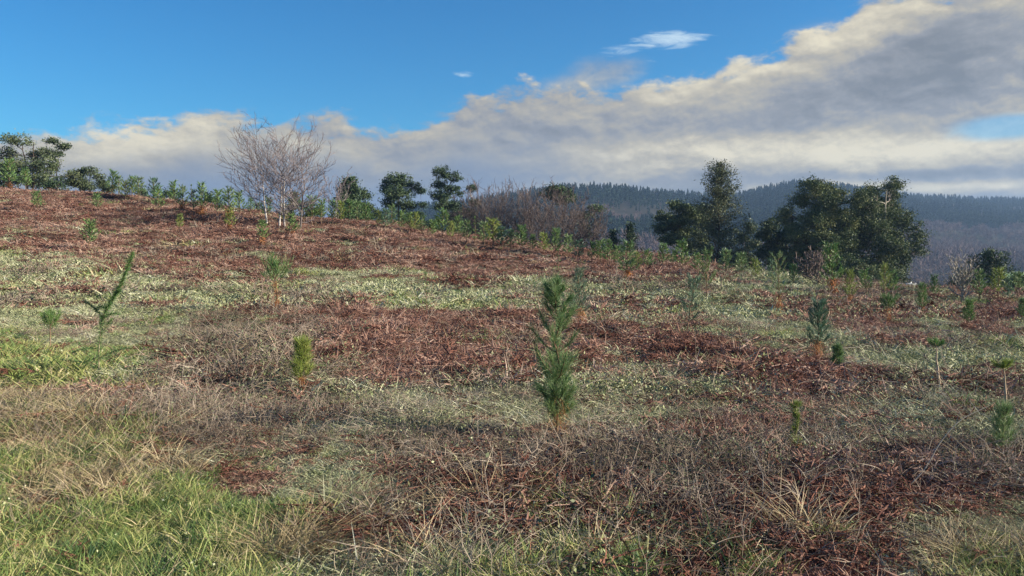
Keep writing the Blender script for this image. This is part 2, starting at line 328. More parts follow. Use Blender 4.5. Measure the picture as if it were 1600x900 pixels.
def ground_material():
    m = bpy.data.materials.new('field_soil'); m.use_nodes = True; nt = m.node_tree; L = nt.links.new; b = nt.nodes['Principled BSDF']
    b.inputs['Roughness'].default_value = .95; b.inputs['Specular IOR Level'].default_value = .1
    ge = N(nt, 'ShaderNodeNewGeometry')
    n1 = N(nt, 'ShaderNodeTexNoise'); n1.inputs['Scale'].default_value = 9; n1.inputs['Detail'].default_value = 8; n1.inputs['Roughness'].default_value = .7
    n2 = N(nt, 'ShaderNodeTexNoise'); n2.inputs['Scale'].default_value = 60; n2.inputs['Detail'].default_value = 4
    L(ge.outputs['Position'], n1.inputs['Vector']); L(ge.outputs['Position'], n2.inputs['Vector'])
    at = N(nt, 'ShaderNodeAttribute', attribute_name='cover')
    brown = N(nt, 'ShaderNodeValToRGB'); L(n1.outputs['Fac'], brown.inputs[0])
    brown.color_ramp.elements[0].position = .3; brown.color_ramp.elements[0].color = (.030, .018, .014, 1); brown.color_ramp.elements[1].position = .72; brown.color_ramp.elements[1].color = (.095, .052, .040, 1)
    green = N(nt, 'ShaderNodeValToRGB'); L(n1.outputs['Fac'], green.inputs[0])
    green.color_ramp.elements[0].position = .3; green.color_ramp.elements[0].color = (.045, .055, .026, 1); green.color_ramp.elements[1].position = .72; green.color_ramp.elements[1].color = (.20, .22, .11, 1)
    c = MIX(nt, at.outputs['Fac'], brown.outputs[0], green.outputs[0])
    c = MIX(nt, .35, c, MIX(nt, n2.outputs['Fac'], (.02, .015, .012), (.22, .18, .13)))
    L(c, b.inputs['Base Color'])
    bp = N(nt, 'ShaderNodeBump'); bp.inputs['Strength'].default_value = .6; bp.inputs['Distance'].default_value = .03; L(n2.outputs['Fac'], bp.inputs['Height']); L(bp.outputs[0], b.inputs['Normal'])
    return m
M['ground'] = ground_material()
def hill_material():
    m = bpy.data.materials.new('hill_floor'); m.use_nodes = True; nt = m.node_tree; L = nt.links.new; b = nt.nodes['Principled BSDF']
    b.inputs['Roughness'].default_value = .95; b.inputs['Specular IOR Level'].default_value = .05
    ge = N(nt, 'ShaderNodeNewGeometry'); n1 = N(nt, 'ShaderNodeTexNoise'); n1.inputs['Scale'].default_value = .05; n1.inputs['Detail'].default_value = 6
    L(ge.outputs['Position'], n1.inputs['Vector']); at = N(nt, 'ShaderNodeAttribute', attribute_name='cover')
    c = MIX(nt, n1.outputs['Fac'], (.020, .026, .016), (.060, .050, .036)); c = MIX(nt, at.outputs['Fac'], c, (.14, .22, .06)); L(c, b.inputs['Base Color'])
    return m
M['hill'] = hill_material()

# ------------------------------------------------------------------ ground cover map, drawn from the photograph
# g green grass, p pale short grass, b bright bracken, d dark litter, t bare twigs, s straw grass
COVER = [
 (300, 'bbbbbbbbbbbbbbbb'), (330, 'bbbbbbbbbbbbbbbb'), (360, 'bdbbbbbbbbbbbbbb'), (385, 'bbdbbbbbbbbbbbbb'), (403, 'pbddddbdbbbbbbbb'),
 (415, 'ppbbdbbbbbbbbbbb'), (432, 'pppbpppbpbbpppbb'), (450, 'pppppppppppppbpb'), (468, 'pppppppppppppbpb'), (486, 'pppppppppbppbppb'),
 (503, 'pppttbbbbppppbpb'), (520, 'pppttbbbbpbppbpp'), (540, 'gppttbbbpbbppppp'), (558, 'ggptpbbdpbpbpppp'), (576, 'ggptppppppbbbppp'),
 (592, 'ggptpppppppbddpp'), (610, 'ggptpppppppppppp'), (635, 'sspttppppppppppp'), (660, 'gsttptptpppppppp'), (690, 'ggdttttddtpptppp'),
 (720, 'gggpddddttttttpt'), (750, 'gggpdpdddtpttddt'), (790, 'gggggpddddtddddd'), (830, 'ggggpdddgpddddpp'), (870, 'ggggppdppgddddps'), (910, 'gggggppgpgdgddpg')]
CY = np.array([c[0] for c in COVER], float); CG = np.array([[ 'gpbdts'.index(k) for k in c[1]] for c in COVER])
def cover_class(x, y, z, g):
    px = 800 + x / y * F; py = HOR - (z - EYE) / y * F
    wx = fbm(x, y, 2.6, 51, 3) * 110 + fbm(x, y, .9, 53, 2) * 40 + g.normal(size=len(x)) * 18; wy = (fbm(x, y, 2.2, 61, 3) + .5 * fbm(x, y, .8, 63, 2)) * np.clip((py - 380) * .30, 6, 75) + g.normal(size=len(x)) * np.clip((py - 390) * .05, 1.0, 11)
    c = np.clip(np.round((px + wx - 50) / 100 + g.uniform(-.35, .35, len(x))), 0, 15).astype(int)
    r = np.clip(np.round(np.interp(py + wy, CY, np.arange(len(CY)))), 0, len(CY) - 1).astype(int)
    k = CG[r, c].copy()
    # smaller patches of one cover inside another
    a = fbm(x, y, 1.5, 91, 3) + g.normal(size=len(x)) * .10; b = fbm(x * .5, y, 1.1, 95, 3) + g.normal(size=len(x)) * .10; q = g.random(len(x))
    k2 = k.copy()
    k2[(k == 2) & (a > 0.45)] = 1; k2[(k == 2) & (b > 0.42)] = 3; k2[(k == 2) & (a < -0.49)] = 5
    k2[(k == 1) & (a > 0.43)] = 2; k2[(k == 1) & (b > 0.45)] = 4; k2[(k == 1) & (b < -0.47)] = 3; k2[(k == 1) & (a < -0.49)] = 0
    k2[(k == 4) & (a > 0.43)] = 1; k2[(k == 4) & (b > 0.42)] = 3; k2[(k == 4) & (a < -0.45)] = 5; k2[(k == 4) & (b < -0.49)] = 2
    k2[(k == 3) & (a > 0.43)] = 1; k2[(k == 3) & (b > 0.45)] = 5; k2[(k == 3) & (a < -0.47)] = 2
    k2[(k == 0) & (a > 0.43)] = 5; k2[(k == 0) & (b > 0.45)] = 1; k2[(k == 0) & (b < -0.47)] = 3
    return k2, px, py

# ------------------------------------------------------------------ ground sheets
def sheet(name, r0, r1, nr, az, mat, cover):
    rr = np.geomspace(r0, r1, nr); A, Rr = np.meshgrid(az, rr); X = np.sin(A) * Rr; Y = np.cos(A) * Rr; Z = ground_z(X.ravel(), Y.ravel()).reshape(X.shape)
    V = np.stack([X, Y, Z], -1).reshape(-1, 3); na = len(az); i = np.arange(nr - 1)[:, None] * na; j = np.arange(na - 1)[None]
    Q = np.stack([i + j, i + j + na, i + j + na + 1, i + j + 1], -1).reshape(-1, 4)[:, ::-1]
    b = MB(); b.add(V, Q)
    if r0 < 1: 
        c = len(V); b.add([[0, 0, 0.0]], None, None); b.t.append(np.stack([np.full(na - 1, c), np.arange(na - 1), np.arange(1, na)], -1)[:, ::-1])
    o = b.build(name, mat, smooth=True)
    a = o.data.attributes.new('cover', 'FLOAT', 'POINT'); cv = np.zeros(b.n); cv[:len(V)] = cover(V); a.data.foreach_set('value', cv.astype(np.float32))
    tag(o, kind='structure'); return o
azv = np.concatenate([np.linspace(-math.pi, -.85, 60, endpoint=False), np.linspace(-.85, .85, 420, endpoint=False), np.linspace(.85, math.pi, 61)])
def near_cover(V):
    g = np.random.default_rng(3); ok = V[:, 1] > 1.5; out = np.full(len(V), .5); P = V[ok]
    k, _, _ = cover_class(P[:, 0], P[:, 1], P[:, 2], g); out[ok] = np.array([.9, 1, .05, 0, .3, .6])[k]; return out
sheet('ground', .6, 160, 420, azv, M['ground'], near_cover)
def far_cover(V):
    u, d, r = uv_of(V[:, 0], V[:, 1]); px = 800 + u * F
    return sstep((px - 1545) / 30) * (1 - sstep((d - 520) / 20)) * sstep((d - 330) / 20)
sheet('hills', 160, 2500, 170, azv, M['hill'], far_cover)

# ------------------------------------------------------------------ geometry-nodes scatter for uncountable cover
def scatter(name, label, cat, templates, P, rot, scl, idx, kind='stuff'):
    lib = bpy.data.collections.new(name + '_kinds')
    for i, me in enumerate(templates):
        lib.objects.link(bpy.data.objects.new('%s_kind_%02d' % (name, i), me))
    me = bpy.data.meshes.new(name); me.vertices.add(len(P)); me.vertices.foreach_set('co', P.astype(np.float32).ravel())
    a = me.attributes.new('rot', 'FLOAT_VECTOR', 'POINT'); a.data.foreach_set('vector', rot.astype(np.float32).ravel())
    a = me.attributes.new('scl', 'FLOAT', 'POINT'); a.data.foreach_set('value', scl.astype(np.float32))
    a = me.attributes.new('idx', 'INT', 'POINT'); a.data.foreach_set('value', idx.astype(np.int32))
    o = bpy.data.objects.new(name, me); col.objects.link(o)
    ng = bpy.data.node_groups.new(name + '_scatter', 'GeometryNodeTree')
    ng.interface.new_socket('Geometry', in_out='INPUT', socket_type='NodeSocketGeometry'); ng.interface.new_socket('Geometry', in_out='OUTPUT', socket_type='NodeSocketGeometry')
    gi = ng.nodes.new('NodeGroupInput'); go = ng.nodes.new('NodeGroupOutput'); ip = ng.nodes.new('GeometryNodeInstanceOnPoints'); ci = ng.nodes.new('GeometryNodeCollectionInfo')
    ci.inputs['Collection'].default_value = lib; ci.inputs['Separate Children'].default_value = True
    def attr(nm, ty): n = ng.nodes.new('GeometryNodeInputNamedAttribute'); n.data_type = ty; n.inputs[0].default_value = nm; return n.outputs[0]
    e = ng.nodes.new('FunctionNodeEulerToRotation'); L = ng.links.new; L(attr('rot', 'FLOAT_VECTOR'), e.inputs[0])
    L(gi.outputs[0], ip.inputs['Points']); L(ci.outputs[0], ip.inputs['Instance']); ip.inputs['Pick Instance'].default_value = True
    L(attr('idx', 'INT'), ip.inputs['Instance Index']); L(e.outputs[0], ip.inputs['Rotation']); L(attr('scl', 'FLOAT'), ip.inputs['Scale']); L(ip.outputs[0], go.inputs[0])
    md = o.modifiers.new('scatter', 'NODES'); md.node_group = ng
    tag(o, label, cat, kind=kind); return o

def rand_dir(n, g, up, spread):
    d = g.normal(size=(n, 3)) * spread; d[:, 2] = np.abs(d[:, 2]) * .4 + up; return unit(d)
def t_grass(g, n, h, w, rad, up=.9, spread=.5, droop=.5, segs=3, lean=0):
    b = MB(); th = g.uniform(0, 6.283, n); rr = np.sqrt(g.random(n)) * rad
    base = np.stack([np.cos(th) * rr, np.sin(th) * rr, g.uniform(-.04, 0, n)], 1); d = rand_dir(n, g, up, spread) + np.array([lean, lean * .3, 0])
    bend = unit(np.stack([d[:, 0], d[:, 1], np.zeros(n)], 1)) * g.uniform(.1, 1, (n, 1)) * droop; bend[:, 2] = -g.uniform(0, .8, n) * droop
    b.strips(base, unit(d), bend, h * g.uniform(.45, 1.1, n), w * g.uniform(.7, 1.3, n), segs=segs, tone=g.random(n), tip=.25, g=g); return b
def t_bracken(g, nf, L, w, lie=.6, detail=9, keep=.85):
    b = MB()
    for k in range(nf):
        th = g.uniform(0, 6.283); up = g.uniform(.15, 1.1) * (1 - lie) + .15; d = unit([math.cos(th), math.sin(th), up]); ln = L * g.uniform(.6, 1.15)
        bend = np.array([math.cos(th + g.normal() * .9) * .3, math.sin(th + g.normal() * .9) * .3, -up * g.uniform(.6, 1.5)]); p0 = np.array([g.normal() * .06, g.normal() * .06, 0])
        ts = np.linspace(0, 1, 6); C = p0 + d * ln * ts[:, None] + bend * ln * (ts ** 2)[:, None]; C[:, 2] = np.maximum(C[:, 2], .015 + .03 * g.random())
        b.tubes(C[:-1], C[1:], .0022, .0014, 3, tone=g.uniform(.3, .9))
        tt = np.repeat(np.linspace(.22, .98, detail), 2); tt = tt[g.random(len(tt)) < keep]; n = len(tt)
        c = np.stack([np.interp(tt, ts, C[:, i]) for i in range(3)], 1); side = unit(np.cross(d, [0, 0, 1])); sg = np.where(np.arange(n) % 2, 1, -1)[:, None]
        dd = unit(side * sg + d * .45 + g.normal(size=(n, 3)) * .55); bd = g.normal(size=(n, 3)) * .5 + np.array([0, 0, -.35])
        pl = ln * .34 * (1.05 - tt) ** .7 * g.uniform(.6, 1.2, n)
        b.strips(c, dd, bd, pl, w * g.uniform(.6, 1.3, n), segs=3, tone=g.uniform(.0, 1, n) * .7 + g.uniform(0, .3), tip=.5, g=g)
    return b
def t_twigs(g, n, h, r, rad, arch=.8, br=4, leaves=0):
    b = MB(); S = 5
    th = g.uniform(0, 6.283, n); base = np.stack([g.normal(size=n) * rad, g.normal(size=n) * rad, np.zeros(n)], 1)
    d = unit(np.stack([np.cos(th), np.sin(th), g.uniform(.3, 1.8, n)], 1)); ln = h * g.uniform(.5, 1.3, n)
    bend = np.stack([np.cos(th), np.sin(th), -np.ones(n) * 1.2], 1) * arch * g.uniform(.2, 1, (n, 1)) + g.normal(size=(n, 3)) * .15
    ts = np.linspace(0, 1, S); C = base[:, None] + d[:, None] * (ln[:, None] * ts)[..., None] + bend[:, None] * (ln[:, None] * ts ** 2)[..., None]
    C += g.normal(size=C.shape) * h * .025; tone = g.random(n)
    for i in range(S - 1): b.tubes(C[:, i], C[:, i + 1], r * (1 - i / S * .7), r * (1 - (i + 1) / S * .7), 3, tone)
    for k in range(br):
        i = g.integers(1, S - 1, n); c = C[np.arange(n), i]; dd = unit(d + g.normal(size=(n, 3)) * .8)
        b.strips(c, dd, g.normal(size=(n, 3)) * .3, ln * g.uniform(.15, .5, n), r * 1.5, segs=3, tone=tone, tip=.5, g=g)
    return b

def cover_points(g, r0, r1, dens, umax=.80):
    n = int(dens * umax * (r1 * r1 - r0 * r0)); y = np.sqrt(g.uniform(r0 * r0, r1 * r1, n)); u = g.uniform(-umax, umax, n); x = u * y; return x, y, ground_z(x, y)

BUCK = {k: [[], [], [], []] for k in ('grass', 'pale', 'bracken', 'litter', 'twig', 'straw', 'moss', 'leaf')}
def put(kind, x, y, z, sc_, g, nk, tilt=.12, first=0):
    n = len(x)
    if not n: return
    B = BUCK[kind]; B[0].append(np.stack([x, y, z], 1)); B[1].append(np.stack([g.normal(size=n) * tilt, g.normal(size=n) * tilt, g.uniform(0, 6.283, n)], 1))
    B[2].append(sc_ * g.uniform(.5, 1.65, n)); B[3].append(g.integers(0, nk, n) + first)

# kinds 0-3 are for near ground, 4-7 for the middle distance, 8-11 for far (broader blades)
def kinds(fn): return fn
g = np.random.default_rng(101)
T = {}
T['grass'] = [t_grass(g, 120, .14, .0050, .085, .9, .5, .5).mesh('tuft', M['grass']) for _ in range(4)] + [t_grass(g, 80, .16, .010, .16, .8, .6, .6, 2).mesh('tuft', M['grass']) for _ in range(4)] + [t_grass(g, 50, .24, .022, .25, .8, .7, .5, 2).mesh('tuft', M['grass']) for _ in range(4)]
T['pale'] = [t_grass(g, 80, .12, .0045, .13, .6, .9, .8).mesh('tuft', M['pale']) for _ in range(4)] + [t_grass(g, 70, .14, .009, .20, .6, .9, .8, 2).mesh('tuft', M['pale']) for _ in range(4)] + [t_grass(g, 60, .17, .018, .30, .6, .9, .7, 2).mesh('tuft', M['pale']) for _ in range(4)]
T['straw'] = [t_grass(g, 60, .22, .0042, .07, .9, .6, .8, 4).mesh('tuft', M['straw']) for _ in range(4)] + [t_grass(g, 45, .26, .008, .10, .8, .8, 1.0, 3).mesh('tuft', M['straw']) for _ in range(4)] + [t_grass(g, 40, .34, .018, .15, .8, .8, 1.0, 3).mesh('tuft', M['straw']) for _ in range(4)]
T['bracken'] = [t_bracken(g, 8, .26, .008, .35, 13).mesh('fern', M['bracken']) for _ in range(4)] + [t_bracken(g, 9, .42, .0095, .2, 15).mesh('fern', M['bracken']) for _ in range(4)] + [t_bracken(g, 11, .46, .017, .05, 13).mesh('fern', M['bracken']) for _ in range(4)]
T['litter'] = [t_bracken(g, 9, .19, .006, .8, 11, .9).mesh('fern', M['litter']) for _ in range(4)] + [t_bracken(g, 9, .34, .009, .8, 12, .85).mesh('fern', M['litter']) for _ in range(4)] + [t_bracken(g, 7, .44, .022, .8, 9).mesh('fern', M['litter']) for _ in range(4)]
T['twig'] = [t_twigs(g, 22, .20, .0014, .12).mesh('twigs', M['twig']) for _ in range(4)] + [t_twigs(g, 15, .30, .0030, .16).mesh('twigs', M['twig']) for _ in range(4)] + [t_twigs(g, 14, .40, .007, .2).mesh('twigs', M['twig']) for _ in range(4)]
def t_flat(g, n, size, rad, h, m):
    b = MB(); C = np.stack([g.normal(size=n) * rad, g.normal(size=n) * rad, np.abs(g.normal(size=n)) * h], 1); b.leaves(C, size * g.uniform(.6, 1.3, n), g.random(n), .6, (0, 0, .0), g); return b.mesh('leaves', m)
T['moss'] = [t_flat(g, 110, .014, .09, .02, M['moss']) for _ in range(4)] + [t_flat(g, 120, .02, .14, .03, M['moss']) for _ in range(4)] + [t_flat(g, 120, .04, .25, .04, M['moss']) for _ in range(4)]
T['leaf'] = [t_flat(g, 70, .014, .14, .10, M['leaf']) for _ in range(4)] + [t_flat(g, 60, .024, .18, .12, M['leaf']) for _ in range(4)] + [t_flat(g, 60, .05, .25, .12, M['leaf']) for _ in range(4)]
for band, (r0, r1, dens, first, s0) in enumerate(((3.2, 9, 150, 0, 1.0), (9, 20, 40, 4, 1.05), (20, 38, 20, 8, .95), (38, 84, 11.0, 8, 1.1))):
    x, y, z = cover_points(g, r0, r1, dens); k, px, py = cover_class(x, y, z, g); n = len(x); u = g.random(n); far = band >= 2
    hf = 1 + .85 * fbm(x, y, 1.6, 71, 3)
    def sel(m): return x[m], y[m], z[m]
    def P(kind, m, s=1.0, tilt=.12):
        m = np.asarray(m); xx, yy, zz = sel(m); put(kind, xx, yy, zz, s0 * s * hf[m], g, 4, tilt, first)
    G, Pl, Bk, Dk, Tw, St = [k == i for i in range(6)]
    P('grass', G & (u < .84)); P('straw', G & (u >= .84) & (u < .91), .65); P('litter', G & (u >= .91), .8); P('moss', G & (g.random(n) < .15))
    P('twig', Pl & (py > 590) & (g.random(n) < .10), .9); P('pale', Pl & (u < .80)); P('moss', Pl & (g.random(n) < .32)); P('grass', Pl & (u >= .80) & (u < .88), .6); P('litter', Pl & (u >= .88) & (u < .92), .8); P('pale', Pl & (u >= .92))
    P('bracken', Bk & (u < .62)); P('litter', Bk & (u >= .62) & (u < .86)); P('straw', Bk & (u >= .86) & (u < .92), .6); P('pale', Bk & (u >= .92), .9)
    P('litter', Dk & (u < .66)); P('bracken', Dk & (u >= .66) & (u < .76), .85); P('twig', Dk & (u >= .76) & (u < .84)); P('litter', Dk & (u >= .84) & (u < .90)); P('grass', Dk & (u >= .90) & (u < .94), .7); P('straw', Dk & (u >= .975), .55); P('litter', Dk & (u >= .94) & (u < .975))
    P('twig', Tw & (u < .62)); P('litter', Tw & (u >= .62) & (u < .8)); P('leaf', Tw & (u >= .7) & (u < .86)); P('pale', Tw & (u >= .86) & (u < .93), .8); P('grass', Tw & (u >= .93), .7); P('moss', Tw & (g.random(n) < .15))
    P('straw', St & (u < .45)); P('grass', St & (u >= .45) & (u < .72)); P('twig', St & (u >= .72) & (u < .85)); P('litter', St & (u >= .85))
COVL = {'grass': ('green_grass', 'long green and yellowish grass covering the near left of the field', 'grass'),
        'pale': ('frosted_grass', 'short pale frost-greyed grass in a band across the field', 'grass'),
        'straw': ('straw_grass', 'dry straw coloured grass blades mixed through the field', 'dry grass'),
        'bracken': ('dead_bracken', 'dead reddish brown bracken fronds covering the slope', 'bracken'),
        'litter': ('bracken_litter', 'dark flattened bracken litter lying between the grass', 'bracken litter'),
        'twig': ('bare_twigs', 'grey tangle of bare bramble and heather twigs', 'undergrowth'),
        'leaf': ('bramble_leaves', 'small dark bramble leaves low in the twig tangle', 'undergrowth'),
        'moss': ('low_moss', 'pale green low moss and herbs on the ground', 'moss')}
NC = 0
for k, B in BUCK.items():
    P_ = np.concatenate(B[0]); NC += len(P_)
    scatter(COVL[k][0], COVL[k][1], COVL[k][2], T[k], P_, np.concatenate(B[1]), np.concatenate(B[2]), np.concatenate(B[3]))
print('cover instances', NC)

# ------------------------------------------------------------------ far wood on the hills
def t_conifer(g):
    b = MB(); n = 110; t = g.random(n) ** .8; rad = 2.6 * (1 - t) ** .8 + .15; th = g.uniform(0, 6.283, n)
    C = np.stack([np.cos(th) * rad * .6, np.sin(th) * rad * .6, 1.5 + t * 11], 1); b.leaves(C, 1.0 + 1.5 * (1 - t), g.random(n), .6, None, g)
    b.tubes([[0, 0, -1]], [[0, 0, 10]], .25, .1, 4, .3); return b.mesh('conifer', M['farpine'])
def t_bare(g):
    b = MB(); n = 90; d = unit(g.normal(size=(n, 3)) + np.array([0, 0, .5])); d[:, 2] = np.abs(d[:, 2]); base = np.array([[0, 0, 2.5]]) + d * g.uniform(.5, 3, (n, 1)) * np.array([1, 1, 1.2])
    b.strips(base, d, g.normal(size=(n, 3)) * .2, g.uniform(1.5, 3.5, n), .22, segs=2, tone=g.random(n), tip=.4, g=g)
    b.tubes([[0, 0, -1]], [[0, 0, 4]], .25, .15, 4, .3); return b.mesh('bare_tree', M['farbare'])
TP = [t_conifer(g) for _ in range(5)]; TB = [t_bare(g) for _ in range(5)]
n = 62000; d = np.sqrt(g.uniform(240 ** 2, 1650 ** 2, n)); u = g.uniform(-.75, .80, n); x = u * d; y = d; z = ground_z(x, y); px = 800 + u * F
Rr = np.interp(px, RDIST[:, 0], RDIST[:, 1]); py = HOR - (z - EYE) / d * F
keep = (d < Rr + 110) & ~((px > 1530) & (d > 330) & (d < 540)) & ~((px > 1360) & (px < 1560) & (d > 300) & (d < 420))
stand = fbm(x, y, 150, 93, 3); keep &= (g.random(n) < np.where(d < 430, .35, 1.0)) & (px > 480) & (g.random(n) < .9 + stand)
bare = ((px > 1380) & (py > 352 + fbm(x, y, 120, 77, 2) * 10)) | ((fbm(x, y, 90, 88, 2) > .55)) | ((d < 600) & (fbm(x, y, 60, 89, 2) > -.1))
for nm, lb, tm, m, h in (('far_conifer_wood', 'blue hazy conifer wood covering the far hills', TP, keep & ~bare, 1.0), ('far_bare_wood', 'purplish brown leafless wood on the lower far slopes', TB, keep & bare, 1.15)):
    k = int(m.sum()); hs = (1 + .55 * stand[m]); rot = np.zeros((k, 3)); rot[:, 2] = g.uniform(0, 6.283, k)
    scatter(nm, lb, 'wood', tm, np.stack([x[m], y[m], z[m]], 1), rot, h * .85 * hs * g.uniform(.6, 1.3, k), g.integers(0, 5, k))
    print(nm, k)

# ------------------------------------------------------------------ pine saplings
def needles(b, g, C, axis, L, w, tone0=.5):
    """needle tufts round the points C on a shoot pointing along axis"""
    n = len(C); d = unit(axis + g.normal(size=(n, 3)) * .62); bd = g.normal(size=(n, 3)) * .06 + np.array([0, 0, -.10])
    b.strips(C, d, bd, L * g.uniform(.7, 1.15, n), w, segs=1 if w > .006 else 2, tone=np.clip(tone0 + g.normal(size=n) * .25, 0, 1), tip=.6, g=g)
def make_sapling(H, dist, g, style='bushy', mat='needle', lean=(0, 0), dead=True, nmul=1.0, pale=False, name='pine_sapling', wmul=1.0):
    root = empty(name, (0, 0, 0)); w = max(.0020, dist * .00040) * wmul; sub = 1.0 / max(1.0, w / .0026) ** .8
    stem = MB(); nd = MB(); dd = MB(); S = 9; ts = np.linspace(0, 1, S)
    wob = g.normal(size=(S, 2)) * H * .008; C = np.stack([lean[0] * H * ts ** 1.5 + wob[:, 0], lean[1] * H * ts ** 1.5 + wob[:, 1], ts * H * .93 - .03], 1)
    r0 = (.006 + .007 * H) * (1.7 if style == 'lollipop' else 1.0); limb_r = r0 * (1 - .75 * ts); stem.tubes(C[:-1], C[1:], limb_r[:-1], limb_r[1:], 6)
    def at(t): return np.array([np.interp(t, ts, C[:, i]) for i in range(3)])
    def shoot(o, e, nL, cnt, tone=.5, frm=.25, sp=.85):
        """a side shoot from o that curls up to end at e; needles sit on its outer part and point forward"""
        q = 5; tt = np.linspace(0, 1, q); P = o + (e - o) * tt[:, None]; P[:, 2] -= np.sin(tt * math.pi) * .12 * np.linalg.norm(e - o)
        stem.tubes(P[:-1], P[1:], r0 * .32, r0 * .2, 4); k = max(5, int(cnt * sub * nmul)); t = g.uniform(frm, 1, k) ** .75; c = np.stack([np.interp(t, tt, P[:, i]) for i in range(3)], 1); ax = unit(P[-1] - P[-2])
        n = k; d = unit(ax + np.array([0, 0, .25]) + g.normal(size=(n, 3)) * sp * .55); nd.strips(c, d, g.normal(size=(n, 3)) * .06 + np.array([0, 0, -.08]), nL * g.uniform(.65, 1.1, n), w, segs=1 if w > .005 else 2, tone=np.clip(tone + g.normal(size=n) * .22, 0, 1), tip=.6, g=g)
    def whorl(t, k, rad, rise, nL, cnt, tone=.5, a0=None):
        a0 = g.uniform(0, 6.28) if a0 is None else a0
        for j in range(k):
            a = a0 + j * 6.283 / k + g.normal() * .3; o = at(t + g.normal() * .012); q = rad * g.uniform(.65, 1.15)
            shoot(o, o + np.array([math.cos(a) * q, math.sin(a) * q, rise * g.uniform(.7, 1.3)]), nL, cnt, np.clip(tone + g.normal() * .15, 0, 1))
    def leader(t0, n, nL, sp=.5, tone=.5, t1=1.0):
        k = int(n * sub * nmul); t = g.uniform(t0, t1, k); c = np.stack([np.interp(t, ts, C[:, i]) for i in range(3)], 1); d = unit(np.array([lean[0], lean[1], 1.0]) + g.normal(size=(k, 3)) * sp)
        nd.strips(c, d, g.normal(size=(k, 3)) * .06 + np.array([0, 0, -.08]), nL * g.uniform(.6, 1.1, k), w, segs=1 if w > .005 else 2, tone=np.clip(tone + g.normal(size=k) * .22, 0, 1), tip=.6, g=g)
    h = H
    if style == 'tall':
        whorl(.17, 6, .12, .12, .15, 190, .85); whorl(.25, 7, .14, .15, .16, 200, .8); whorl(.34, 5, .12, .15, .15, 160, .65); leader(.13, 620, .15, .95, .8, .45)
        whorl(.40, 5, .21, .22, .14, 150, .6); whorl(.46, 3, .10, .16, .14, 150, .55); leader(.38, 260, .12, .6, .5, .66); whorl(.58, 4, .20, .20, .13, 150, .55); whorl(.65, 4, .17, .17, .14, 150, .55)
        leader(.60, 260, .12, .6, .5, .84); whorl(.76, 4, .14, .13, .14, 160, .6); whorl(.85, 5, .13, .12, .14, 170, .5); whorl(.90, 4, .08, .10, .13, 130, .5); leader(.82, 330, .13, .7, .5)
    elif style == 'lollipop': whorl(.88, 6, .09, .05, .085, 70); leader(.88, 160, .085, .8)
    elif style == 'thin': 
        whorl(.25, 3, .06 * h, .08, .06, 50, .7); whorl(.5, 3, .06 * h, .08, .06, 50); whorl(.72, 3, .05 * h, .06, .06, 50); leader(.2, 260, .06, .6); whorl(.93, 4, .03, .03, .05, 60, .7)
    elif style == 'tuft': whorl(.52, 6, .25 * h, .30 * h, .17 * h, 90, .5); whorl(.62, 6, .20 * h, .28 * h, .17 * h, 90, .55); whorl(.76, 5, .09 * h, .14 * h, .16 * h, 80, .5); leader(.6, 200, .16 * h, .5)
    else:
        nl = min(.13, .16 * h + .01)
        for t in (.30, .42, .54, .66, .78, .88): whorl(t, 5, (.23 - .16 * t) * h, .17 * h * (1.1 - t * .4), nl * 1.1, 62, .62)
        leader(.28, 230, nl, .55, .6)
    stem.build('stem', M['pale_stem' if pale else 'stem'], root); nd.build('needles', M[mat], root)
    if dead:
        k = int(420 * sub * nmul); t = g.uniform(.04, .30 if style == 'tall' else .36 if style != 'tuft' else .58, k); c = np.stack([np.interp(t, ts, C[:, i]) for i in range(3)], 1); c[:, :2] += g.normal(size=(k, 2)) * .035 * min(1.3, h)
        d = unit(g.normal(size=(k, 3)) * .45 + np.array([0, 0, -.6])); dd.strips(c, d, g.normal(size=(k, 3)) * .1, .11 * min(h, 1.2) * g.uniform(.6, 1.2, k), w, segs=1, tone=g.random(k), tip=.6, g=g)
        dd.build('dead_needles', M['needle_d'], root)
    return root
GS = 'pine saplings planted over the field'
